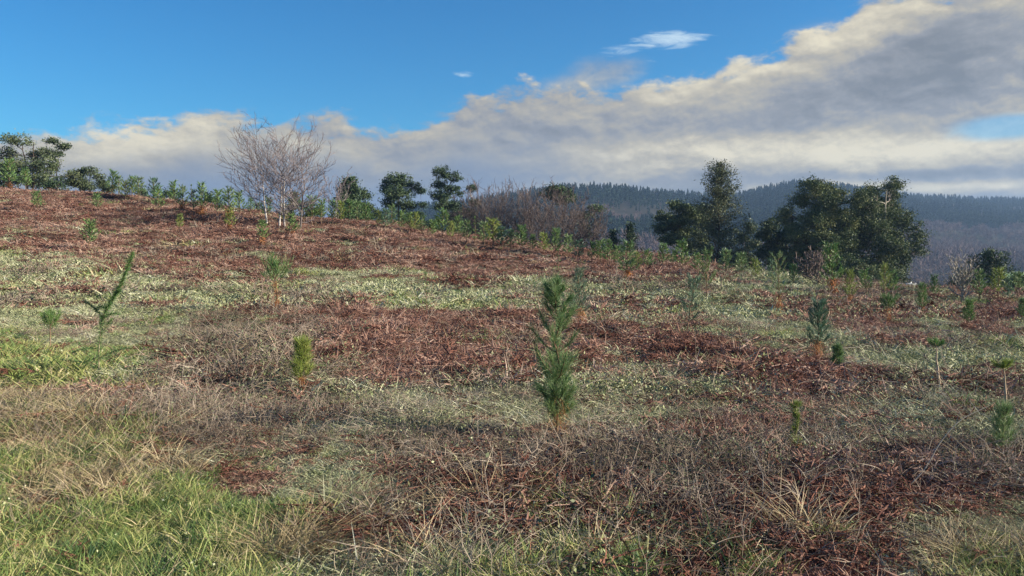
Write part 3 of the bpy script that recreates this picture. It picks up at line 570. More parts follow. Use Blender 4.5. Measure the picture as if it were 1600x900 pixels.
# (px, base row, height px, style, needle material, has dead needles, label)
SAP = [
 (870, 690, 254, 'tall', 'needle_s', 1, 'tallest near pine sapling in the centre of the field, tiered needles over an orange base'),
 (908, 512, 74, 'bushy', 'needle_b', 1, 'blue-green pine sapling with orange lower needles just behind the tall central one'),
 (433, 490, 76, 'tuft', 'needle', 1, 'pine sapling with a flaring green tuft on an orange stem, below the bare birches'),
 (471, 612, 78, 'bushy', 'needle_y', 1, 'yellow-green pine sapling with orange foot left of centre, in front of the flaring tuft sapling'),
 (78, 545, 44, 'tuft', 'needle', 0, 'low fan-shaped green sapling in the grass at far left, beside the leaning spindly seedling'),
 (140, 392, 44, 'bushy', 'needle', 0, 'dense round green sapling alone in the bracken at upper left'),
 (667, 490, 52, 'thin', 'needle', 0, 'thin small sapling in the bright pale grass left of the tall central sapling'),
 (1277, 562, 68, 'bushy', 'needle_b', 1, 'dark green sapling with orange base on the right, behind the reddish bracken bank'),
 (1467, 612, 82, 'lollipop', 'needle', 0, 'lollipop sapling with small round head on a long thin stem at right'),
 (1571, 642, 76, 'lollipop', 'needle_y', 0, 'bright green flat-topped sapling on a pale bare stem near the right edge'),
 (1243, 716, 84, 'thin', 'needle_y', 1, 'spindly yellow-green seedling with orange foot in the near right grass'),
 (1566, 722, 84, 'bushy', 'needle_s', 0, 'soft green sapling behind the arching cane at the near right edge'),
 (1308, 582, 20, 'bushy', 'needle', 0, 'tiny dark green seedling just right of the dark sapling behind the bracken bank'),
 (1218, 492, 82, 'bushy', 'needle', 1, 'tall two-tiered sapling in front of the two large dark trees at right'),
 (1300, 462, 50, 'bushy', 'needle', 1, 'bushy sapling under the gap between the two large dark trees'),
 (1327, 478, 38, 'bushy', 'needle_y', 1, 'brighter green sapling right of the bushy one under the two large dark trees'),
 (1384, 470, 42, 'bushy', 'needle_y', 0, 'light green sapling at the foot of the right-hand large dark tree'),
 (1387, 508, 36, 'tuft', 'needle', 1, 'flat-headed sapling on an orange stem below the right-hand large dark tree'),
 (1441, 494, 38, 'bushy', 'needle', 1, 'round green sapling below the white roofed house'),
 (1513, 512, 28, 'bushy', 'needle', 0, 'small sapling in the bracken below the pale bare tree at right'),
 (1596, 505, 26, 'bushy', 'needle', 0, 'small green sapling cut by the right edge of the picture'),
 (1103, 470, 62, 'bushy', 'needle', 0, 'sapling in front of the foot of the tall central pine'),
 (1074, 528, 78, 'bushy', 'needle_b', 0, 'dense dark green sapling right of centre, halfway down the field'),
 (981, 442, 46, 'bushy', 'needle', 1, 'green sapling with orange foot standing in the bracken right of centre'),
 (1036, 420, 26, 'bushy', 'needle', 0, 'small sapling on the field edge between the tall pine and the dark conifers'),
 (1052, 418, 22, 'bushy', 'needle', 0, 'tiny sapling on the field edge left of the tall pine'),
 (950, 418, 30, 'bushy', 'needle', 0, 'pale green sapling on the field edge in front of the small dark conifer'),
 (872, 428, 32, 'thin', 'needle', 0, 'slim sapling in the bracken directly behind the top of the tall central sapling'),
 (1012, 424, 24, 'bushy', 'needle', 0, 'small sapling on the field edge, second left of the pine trees at right of centre'),
 (1158, 436, 24, 'bushy', 'needle', 0, 'small sapling on the field edge right of the tall pine'),
 (1180, 440, 24, 'bushy', 'needle_y', 0, 'pale sapling at the foot of the rounded evergreen right of the tall pine'),
 (1460, 470, 22, 'bushy', 'needle', 0, 'small sapling on the field edge between the two houses'),
 (1560, 470, 30, 'bushy', 'needle_y', 0, 'small sapling in front of the dark conifer at right'),
 (1590, 468, 24, 'bushy', 'needle', 0, 'small sapling on the skyline at the right edge, by the green meadow'),
 (545, 352, 30, 'bushy', 'needle', 0, 'small sapling on the ridge below the narrow green tree'),
 (572, 356, 26, 'bushy', 'needle', 0, 'small sapling on the ridge right of the narrow green tree'),
 (592, 358, 24, 'bushy', 'needle_y', 0, 'pale sapling on the ridge left of the first round-crowned pine'),
 (612, 360, 36, 'bushy', 'needle', 0, 'larger sapling on the ridge at the foot of the first round-crowned pine'),
 (640, 364, 22, 'bushy', 'needle', 0, 'small sapling on the ridge between the two round-crowned pines'),
 (660, 368, 28, 'bushy', 'needle', 0, 'sapling on the ridge just left of the second round-crowned pine'),
 (692, 374, 32, 'bushy', 'needle', 0, 'sapling on the ridge at the foot of the second round-crowned pine'),
 (716, 376, 26, 'bushy', 'needle', 0, 'sapling on the ridge right of the second round-crowned pine'),
 (742, 384, 36, 'thin', 'needle', 0, 'slim sapling on the ridge where the brown bare trees begin'),
 (770, 390, 34, 'bushy', 'needle_y', 0, 'light green sapling on the ridge in front of the brown bare trees'),
 (798, 392, 26, 'bushy', 'needle', 0, 'sapling on the ridge in front of the middle of the brown bare trees'),
 (832, 396, 24, 'bushy', 'needle', 0, 'small sapling on the ridge under the dark-topped pine'),
 (888, 406, 34, 'bushy', 'needle', 0, 'sapling on the ridge at the right end of the brown bare trees'),
 (925, 412, 28, 'bushy', 'needle', 0, 'dense sapling on the ridge just right of the brown bare trees'),
 (14, 292, 38, 'bushy', 'needle', 1, 'dark sapling on the skyline at the left edge under the tall eucalyptus'),
 (40, 300, 26, 'bushy', 'needle', 0, 'sapling on the skyline under the middle of the tall eucalyptus'),
 (58, 332, 24, 'bushy', 'needle', 0, 'small sapling in the bracken below the tall eucalyptus'),
 (152, 332, 26, 'bushy', 'needle', 0, 'small sapling in the bracken right of the eucalyptuses, above the dense round one'),
 (186, 304, 22, 'bushy', 'needle', 0, 'small sapling on the skyline right of the last eucalyptus'),
 (206, 312, 24, 'bushy', 'needle', 0, 'sapling on the skyline, second to the right of the last eucalyptus'),
 (240, 322, 28, 'bushy', 'needle_b', 0, 'bluish sapling on the skyline between the eucalyptuses and the rounded shrub'),
 (248, 336, 26, 'bushy', 'needle', 0, 'sapling in the bracken just below the bluish skyline one'),
 (285, 332, 38, 'bushy', 'needle', 1, 'larger sapling near the skyline at the rounded shrub'),
 (316, 336, 40, 'bushy', 'needle', 1, 'larger sapling near the skyline left of the bare birches'),
 (299, 312, 20, 'thin', 'needle', 0, 'slim sapling top on the skyline between two larger saplings'),
 (357, 342, 34, 'bushy', 'needle', 1, 'pointed sapling on the skyline just left of the bare birches'),
 (359, 362, 22, 'bushy', 'needle_y', 1, 'small yellowish sapling in the bracken below the pointed skyline one'),
 (391, 338, 26, 'bushy', 'needle', 0, 'sapling under the left branches of the bare birches'),
 (281, 362, 16, 'bushy', 'needle_y', 0, 'tiny yellowish sapling in the bracken left of the birches'),
 (410, 382, 26, 'bushy', 'needle', 1, 'small sapling in the bracken in front of the bare birches'),
 (457, 372, 30, 'bushy', 'needle', 1, 'sapling directly in front of the right birch trunks'),
 (487, 352, 36, 'bushy', 'needle', 0, 'sapling on the skyline right of the bare birches'),
 (176, 300, 26, 'bushy', 'needle', 0, 'leftmost sapling right of the smallest eucalyptus on the skyline'),
 (196, 316, 22, 'bushy', 'needle_y', 0, 'pale sapling just below the skyline right of the smallest eucalyptus'),
 (216, 314, 24, 'bushy', 'needle', 0, 'sapling on the skyline touching the small green shrub'),
 (272, 324, 30, 'bushy', 'needle', 0, 'sapling right under the rounded shrub left of centre of the slope'),
 (302, 334, 26, 'bushy', 'needle_b', 0, 'bluish sapling in front of the bushy shrub left of the birches'),
 (340, 338, 30, 'bushy', 'needle', 0, 'sapling between the bushy shrub and the pointed sapling'),
 (374, 340, 26, 'bushy', 'needle', 0, 'sapling on the skyline under the outermost left birch branches'),
 (418, 346, 26, 'bushy', 'needle', 0, 'sapling at the left birch trunk on the skyline'),
 (442, 352, 22, 'bushy', 'needle_y', 0, 'yellowish sapling between the two birches'),
 (474, 350, 28, 'bushy', 'needle', 0, 'sapling touching the low dark shrub right of the birches'),
 (502, 352, 30, 'bushy', 'needle', 0, 'sapling on the skyline beneath the small leafless tree'),
 (520, 352, 26, 'bushy', 'needle', 0, 'second sapling beneath the small leafless tree on the skyline'),
 (533, 354, 30, 'bushy', 'needle_y', 0, 'pale sapling left of the narrow green tree on the ridge'),
 (558, 356, 28, 'bushy', 'needle', 0, 'sapling against the base of the narrow green tree'),
 (602, 362, 28, 'bushy', 'needle_b', 0, 'bluish sapling left of the larger ridge sapling'),
 (628, 364, 30, 'bushy', 'needle', 0, 'sapling right of the larger ridge sapling under the first round-crowned pine'),
 (648, 368, 24, 'bushy', 'needle_y', 0, 'pale sapling midway between the round-crowned pines'),
 (676, 374, 26, 'bushy', 'needle', 0, 'sapling under the left edge of the second round-crowned pine'),
 (704, 378, 24, 'bushy', 'needle_y', 0, 'pale sapling under the second round-crowned pine'),
 (729, 382, 26, 'bushy', 'needle', 0, 'sapling on the ridge under the small brown tree mixed with shrubs'),
 (756, 388, 26, 'bushy', 'needle', 0, 'sapling in front of the leftmost brown leafless tree'),
 (784, 392, 24, 'bushy', 'needle_b', 0, 'bluish sapling in front of the second brown leafless tree'),
 (815, 395, 28, 'bushy', 'needle', 0, 'sapling between the second and third brown leafless trees'),
 (850, 400, 26, 'bushy', 'needle_y', 0, 'pale sapling in front of the third brown leafless tree'),
 (868, 404, 28, 'bushy', 'needle', 0, 'sapling below the dark-topped pine on the ridge'),
 (905, 410, 28, 'bushy', 'needle_b', 0, 'bluish sapling under the rightmost brown leafless tree'),
 (938, 415, 26, 'bushy', 'needle', 0, 'sapling just left of the pale green one by the low conifer'),
 (965, 420, 30, 'bushy', 'needle', 0, 'sapling in front of the low green conifer on the field edge'),
 (995, 424, 24, 'bushy', 'needle_y', 0, 'pale sapling under the small dark conifer on the field edge'),
 (1066, 426, 30, 'bushy', 'needle', 0, 'sapling at the foot of the dark spreading pine'),
 (1090, 430, 26, 'bushy', 'needle', 0, 'sapling between the spreading pine and the tallest pine'),
 (1134, 434, 28, 'bushy', 'needle', 0, 'sapling just right of the trunk of the tallest pine'),
 (1205, 446, 34, 'bushy', 'needle_b', 0, 'bluish sapling below the rounded dark evergreen'),
 (1240, 448, 28, 'bushy', 'needle', 0, 'sapling below the low leafy dark tree'),
 (1352, 462, 26, 'bushy', 'needle', 0, 'sapling below the dark shrub between the large trees'),
 (1394, 468, 30, 'bushy', 'needle', 0, 'sapling left of the pale roofed house, below the right-hand large dark tree'),
 (1530, 474, 30, 'bushy', 'needle', 0, 'sapling right of the pale leafless tree'),
 (1575, 476, 26, 'bushy', 'needle_b', 0, 'bluish sapling in front of the conifers at the right edge'),
]
sap_rng = np.random.default_rng(5); templates = {}
for (px, py, hp, style, mat, dead, label) in SAP:
    if mat == 'needle' and style == 'bushy' and px % 3 == 0: mat = 'needle_s'
    x, y, z = on_ground(px, py); H = hp / F * y * (1.12 if y > 10 else 1) + (.34 if y > 25 else .22 if y > 10 else .08); hp = H
    if px == 870: H *= 1.04
    if y < 30:
        lean = {870: (-.0, 0), 471: (.02, 0), 908: (-.05, 0)}.get(px, (sap_rng.normal() * .04, 0))
        o = make_sapling(H, y, sap_rng, style, mat, lean, bool(dead), .95 if px == 870 else .75 if px == 1566 else 1.5, pale=px in (1571, 1467, 1243))
        o.location = (x, y, z - .01)
    else:
        key = (style, mat, dead); tl = templates.setdefault(key, [])
        if len(tl) < 2 and key[0] == 'bushy' or not tl: o = make_sapling(1.3, 50, sap_rng, style, mat, (0, 0), bool(dead), 1.5, wmul=1.2); tl.append(o)
        else: o = copy_tree(tl[sap_rng.integers(len(tl))])
        s = H / 1.3 * sap_rng.uniform(.85, 1.25); wd = sap_rng.uniform(1.2, 1.7); o.scale = (s * wd, s * wd, s); o.location = (x, y, z - .02); o.rotation_euler = (0, 0, sap_rng.uniform(0, 6.28))
    tag(o, label, 'sapling', GS)

# leaning spindly seedling on the left
def leaning_seedling():
    g = np.random.default_rng(9); x, y, z = on_ground(155, 592); root = empty('spindly_seedling', (x, y, z)); m = y / F
    S = 14; t = np.linspace(0, 1, S); pts = np.array([(0, 0), (-2, 40), (2, 92), (12, 112), (34, 150), (52, 196)], float) * m
    C = np.stack([np.interp(t, [0, .2, .45, .55, .78, 1], pts[:, 0]), np.sin(t * 3) * .03, np.interp(t, [0, .2, .45, .55, .78, 1], pts[:, 1])], 1)
    b = MB(); nd = MB(); rr = .009 * (1 - .75 * t); b.tubes(C[:-1], C[1:], rr[:-1], rr[1:], 6)
    def clothe(C, n, L):
        q = g.uniform(0, 1, n); i = np.linspace(0, 1, len(C)); c = np.stack([np.interp(q, i, C[:, k]) for k in range(3)], 1); ax = unit(np.stack([np.interp(q, i, np.gradient(C[:, k])) for k in range(3)], 1))
        d = unit(ax * .6 + g.normal(size=(n, 3)) * .7); nd.strips(c, d, g.normal(size=(n, 3)) * .1, L * g.uniform(.6, 1.3, n), .0050, segs=1, tone=g.random(n), tip=.6, g=g)
    clothe(C[5:], 2200, .075); clothe(C[:6], 700, .06)
    for (k, dx, dz, n) in ((6, -34, 26, 150), (6, 24, 6, 130), (7, -22, -2, 110), (3, -42, -6, 120), (2, 44, 16, 130), (1, -60, 14, 120), (4, 16, 30, 120), (2, -34, 34, 110), (8, 14, 14, 80)):
        e = C[k] + np.array([dx * m, g.normal() * .08, dz * m]); P = np.stack([C[k] + (e - C[k]) * s + np.array([0, 0, .03 * math.sin(s * 3.1)]) for s in np.linspace(0, 1, 5)])
        b.tubes(P[:-1], P[1:], .004, .0025, 4); clothe(P, n * 2, .06)
    b.build('stem', M['pale_stem'], root); nd.build('needles', M['needle'], root)
    tag(root, 'tall spindly seedling leaning right with short spiky needles, at left in the grass', 'seedling')
leaning_seedling()

# ------------------------------------------------------------------ trees
def place(px, top, dist):
    u = (px - 800) / F; x = u * dist; z = gz(x, dist); return x, dist, z, EYE + (HOR - top) / F * dist - z
def limb(b, P, r0, r1, sides, g, tone=None):
    t = np.linspace(0, 1, len(P)); rr = r0 + (r1 - r0) * t; b.tubes(P[:-1], P[1:], rr[:-1], rr[1:], sides, g.random() if tone is None else tone)
def arc(a, b, g, sag=.15, n=6, wob=.02):
    """a limb from a to b that leaves steeply or flatly (sag) and wobbles"""
    t = np.linspace(0, 1, n)[:, None]; a = np.asarray(a, float); b = np.asarray(b, float); L = np.linalg.norm(b - a)
    P = a + (b - a) * t; P[:, 2] += (np.sin(t[:, 0] * math.pi)) * sag * L; P[1:-1] += g.normal(size=(n - 2, 3)) * wob * L; return P
def bare_tree(px, top, dist, wpx, label, seed, mt, mw, name='bare_tree', stems=1, limbs=13, r=.11, rt=.012, group=None, base_py=None, low=.22, ang=1.05, sub=9, tw=6, fan=1.0, stem_dx=.5, lean=0):
    """leafless tree: stems that fork into rising limbs filling a rounded fan, each carrying side branches and twigs"""
    g = np.random.default_rng(seed)
    if base_py: x, dist, z = on_ground(px, base_py); H = EYE + (HOR - top) / F * dist - z
    else: x, dist, z, H = place(px, top, dist)
    W = wpx / F * dist / 2; root = empty(name, (x, dist, z))
    for s in range(stems):
        off = np.array([(s - (stems - 1) / 2) * stem_dx, g.normal() * .2, 0]); tr = MB(); br = MB(); ln = off[0] * .5 + lean
        n = 8; t = np.linspace(0, 1, n); hs = H * (.44 + .1 * g.random()); T_ = np.stack([off[0] + ln * t + g.normal(size=n) * .04 * H * .2 * t, off[1] + g.normal(size=n) * .06 * t, hs * t - .25], 1)
        limb(tr, T_, r, r * .35, 7, g)
        tg = np.interp(np.linspace(0, 1, 30), t, np.arange(n))
        def tp(q): return np.array([np.interp(q, t, T_[:, k]) for k in range(3)])
        for k in range(limbs):
            q = low + (1 - low) * (k + g.random() * .7) / limbs; o = tp(q * .98); az = (k + s * .5) * 2.4 + g.normal() * .3; a = ang * (1 - .62 * q) * g.uniform(.75, 1.1) * fan
            d = np.array([math.sin(a) * math.cos(az), math.sin(a) * math.sin(az), math.cos(a)])
            # length until the crown's envelope
            c = np.array([0, 0, H * .60]); ex = np.array([W, W, H * .41]); Ls = np.linspace(.2, H * 1.2, 60); pts = o + d * Ls[:, None]
            ins = (((pts - c) / ex) ** 2).sum(1) < 1; L = Ls[ins].max() if ins.any() else H * .2
            L *= g.uniform(.82, 1.03); e = o + d * L; P = arc(o, e, g, -.10, 7, .018); r1 = r * .42 * (1 - q * .5); limb(br, P, r1, rt, 4, g)
            ts = np.linspace(0, 1, 7)
            for j in range(sub):
                v = .18 + .8 * (j + g.random()) / sub; so = np.array([np.interp(v, ts, P[:, m]) for m in range(3)]); sd = unit(d + unit(g.normal(size=3)) * .85 + np.array([0, 0, .22])); SL = L * (.18 + .36 * (1 - v)) * g.uniform(.6, 1.1)
                SP = arc(so, so + sd * SL, g, -.05, 4, .03); limb(br, SP, rt * 1.9, rt * .9, 3, g)
                m = tw; vv = g.uniform(.15, 1, m); bs = np.stack([np.interp(vv, np.linspace(0, 1, 4), SP[:, k2]) for k2 in range(3)], 1)
                dd = unit(sd + g.normal(size=(m, 3)) * .6 + np.array([0, 0, .15])); br.strips(bs, dd, g.normal(size=(m, 3)) * .1, SL * g.uniform(.25, .6, m), rt * 1.9, segs=2, tone=g.random(m), tip=.5, g=g)
        tr.build('trunk', M[mt], root); tag(br.build('branches', M[mw], root), kind='stuff')
    tag(root, label, 'tree', group); return root
def leafy(px, top, dist, wpx, label, seed, mat='crown', leaf=.26, name='evergreen_tree', stems=1, r=.2, bark='bark', group=None, cat='tree', lobes=None, nl=7, clumps=70, per=26, cr=.38, low=.25, flat=.8, shell=.45, rb=.05, dens=1.0, base_px=None):
    """crown made of uneven lobes; each lobe is filled with leaf clumps standing on twigs, limbs run from the trunk to each lobe"""
    g = np.random.default_rng(seed); x, y, z, H = place(base_px or px, top, dist); m = dist / F; W = wpx * m / 2; root = empty(name, (x, y, z)); zr = EYE - z
    if lobes is None:
        lobes = []; ch = H * (1 - low)
        for i in range(nl):
            q = (i + .5) / nl; hh = H * low + ch * (.12 + .74 * q); prof = math.sqrt(max(.05, 1 - (2 * (q * .9 + .08) - 1) ** 2)); a = i * 2.4 + g.random(); rr = W * prof * g.uniform(.25, .55) if nl > 1 else 0
            sz = W * g.uniform(.42, .62); lobes.append((np.array([math.cos(a) * rr * 1.15, math.sin(a) * rr, hh]), sz, min(sz * flat, ch * .4)))
        lobes.append((np.array([g.normal() * W * .15, 0, H - W * .40 * flat]), W * .45, W * .42 * flat))
    else:
        lobes = [(np.array([(lx - (base_px or px)) * m, g.normal() * W * .25 + ((i % 3) - 1) * W * .25, zr + (HOR - ly) * m]), lrx * m, lry * m) for i, (lx, ly, lrx, lry) in enumerate(lobes)]
    vol = np.array([l[1] ** 2 * l[2] for l in lobes]) ** .72; cnt = np.maximum(4, (clumps * vol / vol.sum()).astype(int))
    cm = sum(l[0] * v for l, v in zip(lobes, vol)) / vol.sum(); cr_mb = MB(); alltips = []
    trunks = []
    for s in range(stems):
        off = np.array([(s - (stems - 1) / 2) * .5, g.normal() * .2, 0.0]) if stems > 1 else np.zeros(3)
        th = min(H * .9, max(l[0][2] for l in lobes)); e = np.array([cm[0] * .6 + off[0] * 2.2, cm[1] * .5, th]); P = arc(off - np.array([0, 0, .3]), e, g, 0, 9, .012); tr = MB(); limb(tr, P, r, r * .2, 7, g); tr.build('trunk', M[bark], root); trunks.append(P)
    brs = [MB() for _ in trunks]
    for i, ((c, rx, rz), k) in enumerate(zip(lobes, cnt)):
        P = trunks[i % stems]; j = int(np.clip(np.searchsorted(P[:, 2], c[2] - rz * 1.1 - H * .06), 1, len(P) - 1)); B = brs[i % stems]
        L = arc(P[j], c, g, -.06, 6, .03); limb(B, L, r * .35, .03, 5, g)
        d = unit(g.normal(size=(k, 3))); rad = g.random(k) ** shell; T_ = c + d * rad[:, None] * np.array([rx, rx, rz]); T_[:, 2] = np.maximum(T_[:, 2], .15)
        o = L[g.integers(2, 6, k)]; B.tubes(o, o + (T_ - o) * .55 + g.normal(size=(k, 3)) * .06, rb * .6, rb * .4, 3, g.random(k)); mid = o + (T_ - o) * .55; B.tubes(mid, T_, rb * .4, rb * .2, 3, g.random(k))
        alltips.append(T_)
    for B in brs: tag(B.build('branches', M[bark], root), kind='stuff')
    tips = np.concatenate(alltips); k = len(tips); per = int(per * dens * 1.0); k_ = 0; csz = np.repeat(g.uniform(.55, 1.35, k), per)[:, None]
    C = np.repeat(tips, per, 0) + g.normal(size=(k * per, 3)) * cr * np.array([1, 1, .62]) * csz; C[:, 2] = np.maximum(C[:, 2], .05)
    tone = np.clip(np.repeat(g.uniform(-.05, 1.05, k), per) + g.normal(size=k * per) * .15, 0, 1)
    cr_mb.leaves(C, leaf * g.uniform(.55, 1.3, len(C)), tone, .5, None, g); cr_mb.build('crown', M[mat], root)
    tag(root, label, cat, group); return root
def conifer(px, top, dist, wpx, label, seed, mat='pinecrown', leaf=.30, gap=.5, name='pine_tree', r=.2, bare=.12, per=16, shape=.8, group=None, ragged=.35, bark='bark', cl=.20, step=.36):
    """pine: straight trunk, whorls of rising boughs each clothed in needle clumps"""
    g = np.random.default_rng(seed); x, y, z, H = place(px, top, dist); W = wpx / F * dist / 2
    root = empty(name, (x, y, z)); a = MB(); S = 10; t = np.linspace(0, 1, S); C = np.stack([g.normal(size=S) * .06, g.normal(size=S) * .06, t * H - .3], 1); limb(a, C, r, r * .1, 7, g); a.build('trunk', M[bark], root)
    b = MB(); d = MB(); hh = bare * H; A = []; B = []; P = []
    while hh < H * .98:
        q = hh / H; prof = (min(1.0, (q - bare) / .18 + .45)) * (1 - q) ** shape
        for j in range(g.integers(4, 7)):
            an = g.uniform(0, 6.283); L = max(.25, W * 1.2 * prof * g.uniform(1 - ragged * 1.5, 1 + ragged)); rise = .2 + .6 * q
            o = np.array([0, 0, hh]); e = o + np.array([math.cos(an), math.sin(an), rise]) * L; A.append(o); B.append(e); m = max(2, int(L / step))
            for s in np.linspace(.3, 1.0, m): P.append(o + (e - o) * s + g.normal(size=3) * .12)
        hh += gap * g.uniform(.6, 1.3) * (1 - .35 * q)
    for s in np.linspace(.9, 1.0, 4): P.append([0, 0, H * s])
    P = np.array(P); k = len(P); b.tubes(A, B, .04, .012, 4, g.random(len(A))); tag(b.build('branches', M[bark], root), kind='stuff')
    CC = np.repeat(P, per, 0) + g.normal(size=(k * per, 3)) * np.array([cl, cl, cl * .8]); tone = np.clip(np.repeat(g.uniform(.15, .85, k), per) + g.normal(size=k * per) * .15, 0, 1)
    d.leaves(CC, leaf * g.uniform(.6, 1.3, len(CC)), tone, .32, (0, 0, .3), g); d.build('crown', M[mat], root)
    tag(root, label, 'tree', group); return root

GB = 'leafless birches on the ridge'
bare_tree(428, 168, 60, 164, 'left of the pair of leafless birches on the ridge, grey trunk and fanned twigs', 21, 'birch', 'birch_twig', 'birch_tree', 2, 15, .07, .008, GB, base_py=352, low=.26, ang=1.35, sub=12, tw=5, stem_dx=.9, lean=-.1)
bare_tree(456, 170, 58, 136, 'right of the pair of leafless birches on the ridge, white twin trunks', 33, 'birch', 'birch_twig', 'birch_tree', 2, 15, .07, .008, GB, base_py=360, low=.22, ang=1.35, sub=12, tw=5, stem_dx=.9, lean=.1)
bare_tree(524, 236, 70, 56, 'small leafless tree on the ridge right of the birch pair', 44, 'birch', 'birch_twig', 'bare_tree', 1, 14, .07, .011, sub=9)
GE = 'eucalyptus trees on the left skyline'
leafy(40, 210, 82, 128, 'tallest eucalyptus on the skyline at the left edge, open layered crown', 51, 'euc', .20, 'eucalyptus_tree', 2, .15, group=GE, clumps=230, per=60, cr=.30, shell=.5, base_px=50,
      lobes=[(38, 222, 24, 9), (12, 240, 20, 10), (52, 240, 26, 11), (72, 236, 12, 9), (22, 258, 26, 12), (60, 262, 26, 12), (88, 256, 16, 9), (98, 270, 14, 9), (40, 280, 36, 11), (84, 284, 20, 10), (-14, 250, 24, 14)])
leafy(96, 216, 84, 36, 'slim eucalyptus with a detached top tuft, right of the tallest one', 52, 'euc', .19, 'eucalyptus_tree', 1, .09, group=GE, clumps=50, per=60, cr=.22, base_px=90, lobes=[(86, 222, 7, 5), (99, 229, 9, 5), (92, 240, 6, 4), (84, 262, 9, 6)])
leafy(134, 262, 86, 52, 'low rounded eucalyptus, third from the left edge', 53, 'euc', .19, 'eucalyptus_tree', 2, .09, group=GE, clumps=100, per=60, cr=.26, lobes=[(126, 272, 11, 7), (142, 268, 12, 6), (150, 276, 8, 6), (118, 284, 14, 8), (138, 290, 16, 8)])
leafy(166, 282, 88, 26, 'smallest eucalyptus at the right end of the skyline group', 54, 'euc', .19, 'eucalyptus_tree', 1, .07, group=GE, clumps=40, per=60, cr=.24, lobes=[(164, 288, 9, 5), (170, 295, 11, 6)])
def shrub(px, top, w, dist, label, seed, mat='pinecrown', clumps=34, **k):
    return leafy(px, top, dist, w, label, seed, mat, .20, 'shrub', 1, .05, cat='shrub', nl=6, clumps=int(clumps * 1.7), per=60, cr=.26, low=.05, **k)
for i, (px, top, w, lb) in enumerate(((6, 258, 34, 'dark green shrub at the left edge under the tallest eucalyptus'), (88, 281, 46, 'dark green shrub on the skyline below the slim eucalyptus'), (264, 294, 34, 'rounded green shrub on the skyline left of centre of the slope'),
     (222, 295, 24, 'small green shrub on the skyline left of the rounded one'), (324, 300, 38, 'bushy green shrub on the skyline left of the birches'), (404, 318, 24, 'small shrub behind the left birch trunk'))):
    shrub(px, top, w, 78, lb, 60 + i, clumps=24)
leafy(460, 300, 76, 32, 'small round evergreen behind the right birch trunks', 70, 'crown', .19, 'evergreen_tree', 1, .07, clumps=60, per=50, cr=.24, low=.3, nl=4)
shrub(490, 320, 40, 78, 'low dark shrub on the skyline right of the birches', 71)
leafy(548, 272, 88, 54, 'narrow upright dark green tree right of the birches', 81, 'pinecrown', .22, 'evergreen_tree', 1, .12, clumps=300, per=60, cr=.27, lobes=[(547, 284, 12, 9), (540, 297, 13, 9), (557, 297, 12, 9), (548, 310, 17, 10), (568, 306, 9, 6), (532, 312, 9, 7), (550, 326, 22, 10), (572, 322, 12, 8), (536, 340, 22, 9), (562, 342, 22, 9)])
leafy(625, 268, 95, 64, 'first of two round-crowned pines on the ridge, broad dark dome', 82, 'pinecrown', .20, 'round_pine', 1, .15, clumps=270, per=46, cr=.25, shell=.42, lobes=[(622, 282, 22, 12), (603, 292, 12, 12), (643, 292, 12, 12), (622, 304, 24, 12), (612, 318, 16, 8), (636, 320, 16, 8)])
leafy(697, 260, 96, 62, 'second round-crowned pine on the ridge, taller with an open top', 83, 'pinecrown', .20, 'round_pine', 1, .15, clumps=210, per=46, cr=.23, shell=.45, lobes=[(692, 272, 16, 10), (711, 277, 11, 9), (685, 288, 13, 9), (706, 294, 14, 8), (692, 306, 20, 9), (718, 302, 8, 6), (700, 322, 24, 8)])
for i, (px, top, w, di, lb) in enumerate(((582, 318, 74, 105, 'dense dark shrub between the narrow tree and the first round-crowned pine'), (657, 294, 24, 108, 'slim dark shrub between the two round-crowned pines'),
     (738, 290, 30, 104, 'dark shrub with a thin top right of the second round-crowned pine'), (704, 320, 84, 108, 'broad dark shrub under the second round-crowned pine'), (632, 326, 84, 110, 'broad dark shrub under the first round-crowned pine'),
     (908, 345, 54, 106, 'dark green shrub at the right end of the brown bare trees'), (668, 342, 60, 104, 'dark shrub low between the two round-crowned pines'))):
    shrub(px, top, w, di, lb, 90 + i, clumps=90)
GR = 'brown leafless trees behind the ridge'
for i, (px, top, w, di, lb) in enumerate(((762, 290, 84, 98, 'leftmost brown leafless tree behind the ridge, right of the second round-crowned pine'), (800, 300, 94, 100, 'second brown leafless tree from the left, in front of the hill'),
     (842, 304, 90, 96, 'third brown leafless tree from the left, under the dark-topped pine'), (884, 310, 92, 90, 'fourth brown leafless tree, with paler trunk'), (918, 326, 62, 97, 'rightmost and lowest of the brown leafless trees'), (728, 306, 66, 101, 'small brown leafless tree mixed with dark shrubs'))):
    bare_tree(px, top - 34, di, w * 1.12, lb, 110 + i, 'grey_twig' if i == 3 else 'bark', 'brown_twig', 'bare_tree', 3, 17, .07, .013, GR, low=.10, ang=1.2, sub=12, tw=7)
leafy(872, 287, 100, 74, 'dark flat-topped pine rising from the brown bare trees', 120, 'pinecrown', .24, 'pine_tree', 1, .14, clumps=110, per=60, cr=.30, lobes=[(868, 296, 18, 7), (884, 300, 14, 7), (856, 302, 12, 7), (878, 312, 18, 7), (892, 306, 8, 5), (930, 326, 14, 5), (916, 338, 12, 7)])
conifer(985, 350, 96, 44, 'small dark conifer against the hazy hill, left of the pine trees', 121)
conifer(958, 362, 94, 34, 'low green conifer left of the small dark one', 122)
leafy(1056, 314, 92, 74, 'dark spreading pine left of the tallest pine', 123, 'crown', .26, 'pine_tree', 1, .18, clumps=230, per=60, cr=.32, lobes=[(1052, 322, 14, 8), (1070, 328, 16, 9), (1044, 338, 15, 9), (1064, 346, 22, 10), (1040, 356, 20, 8), (1072, 362, 20, 9), (1050, 374, 24, 8), (1082, 340, 12, 12), (1078, 388, 14, 10)])
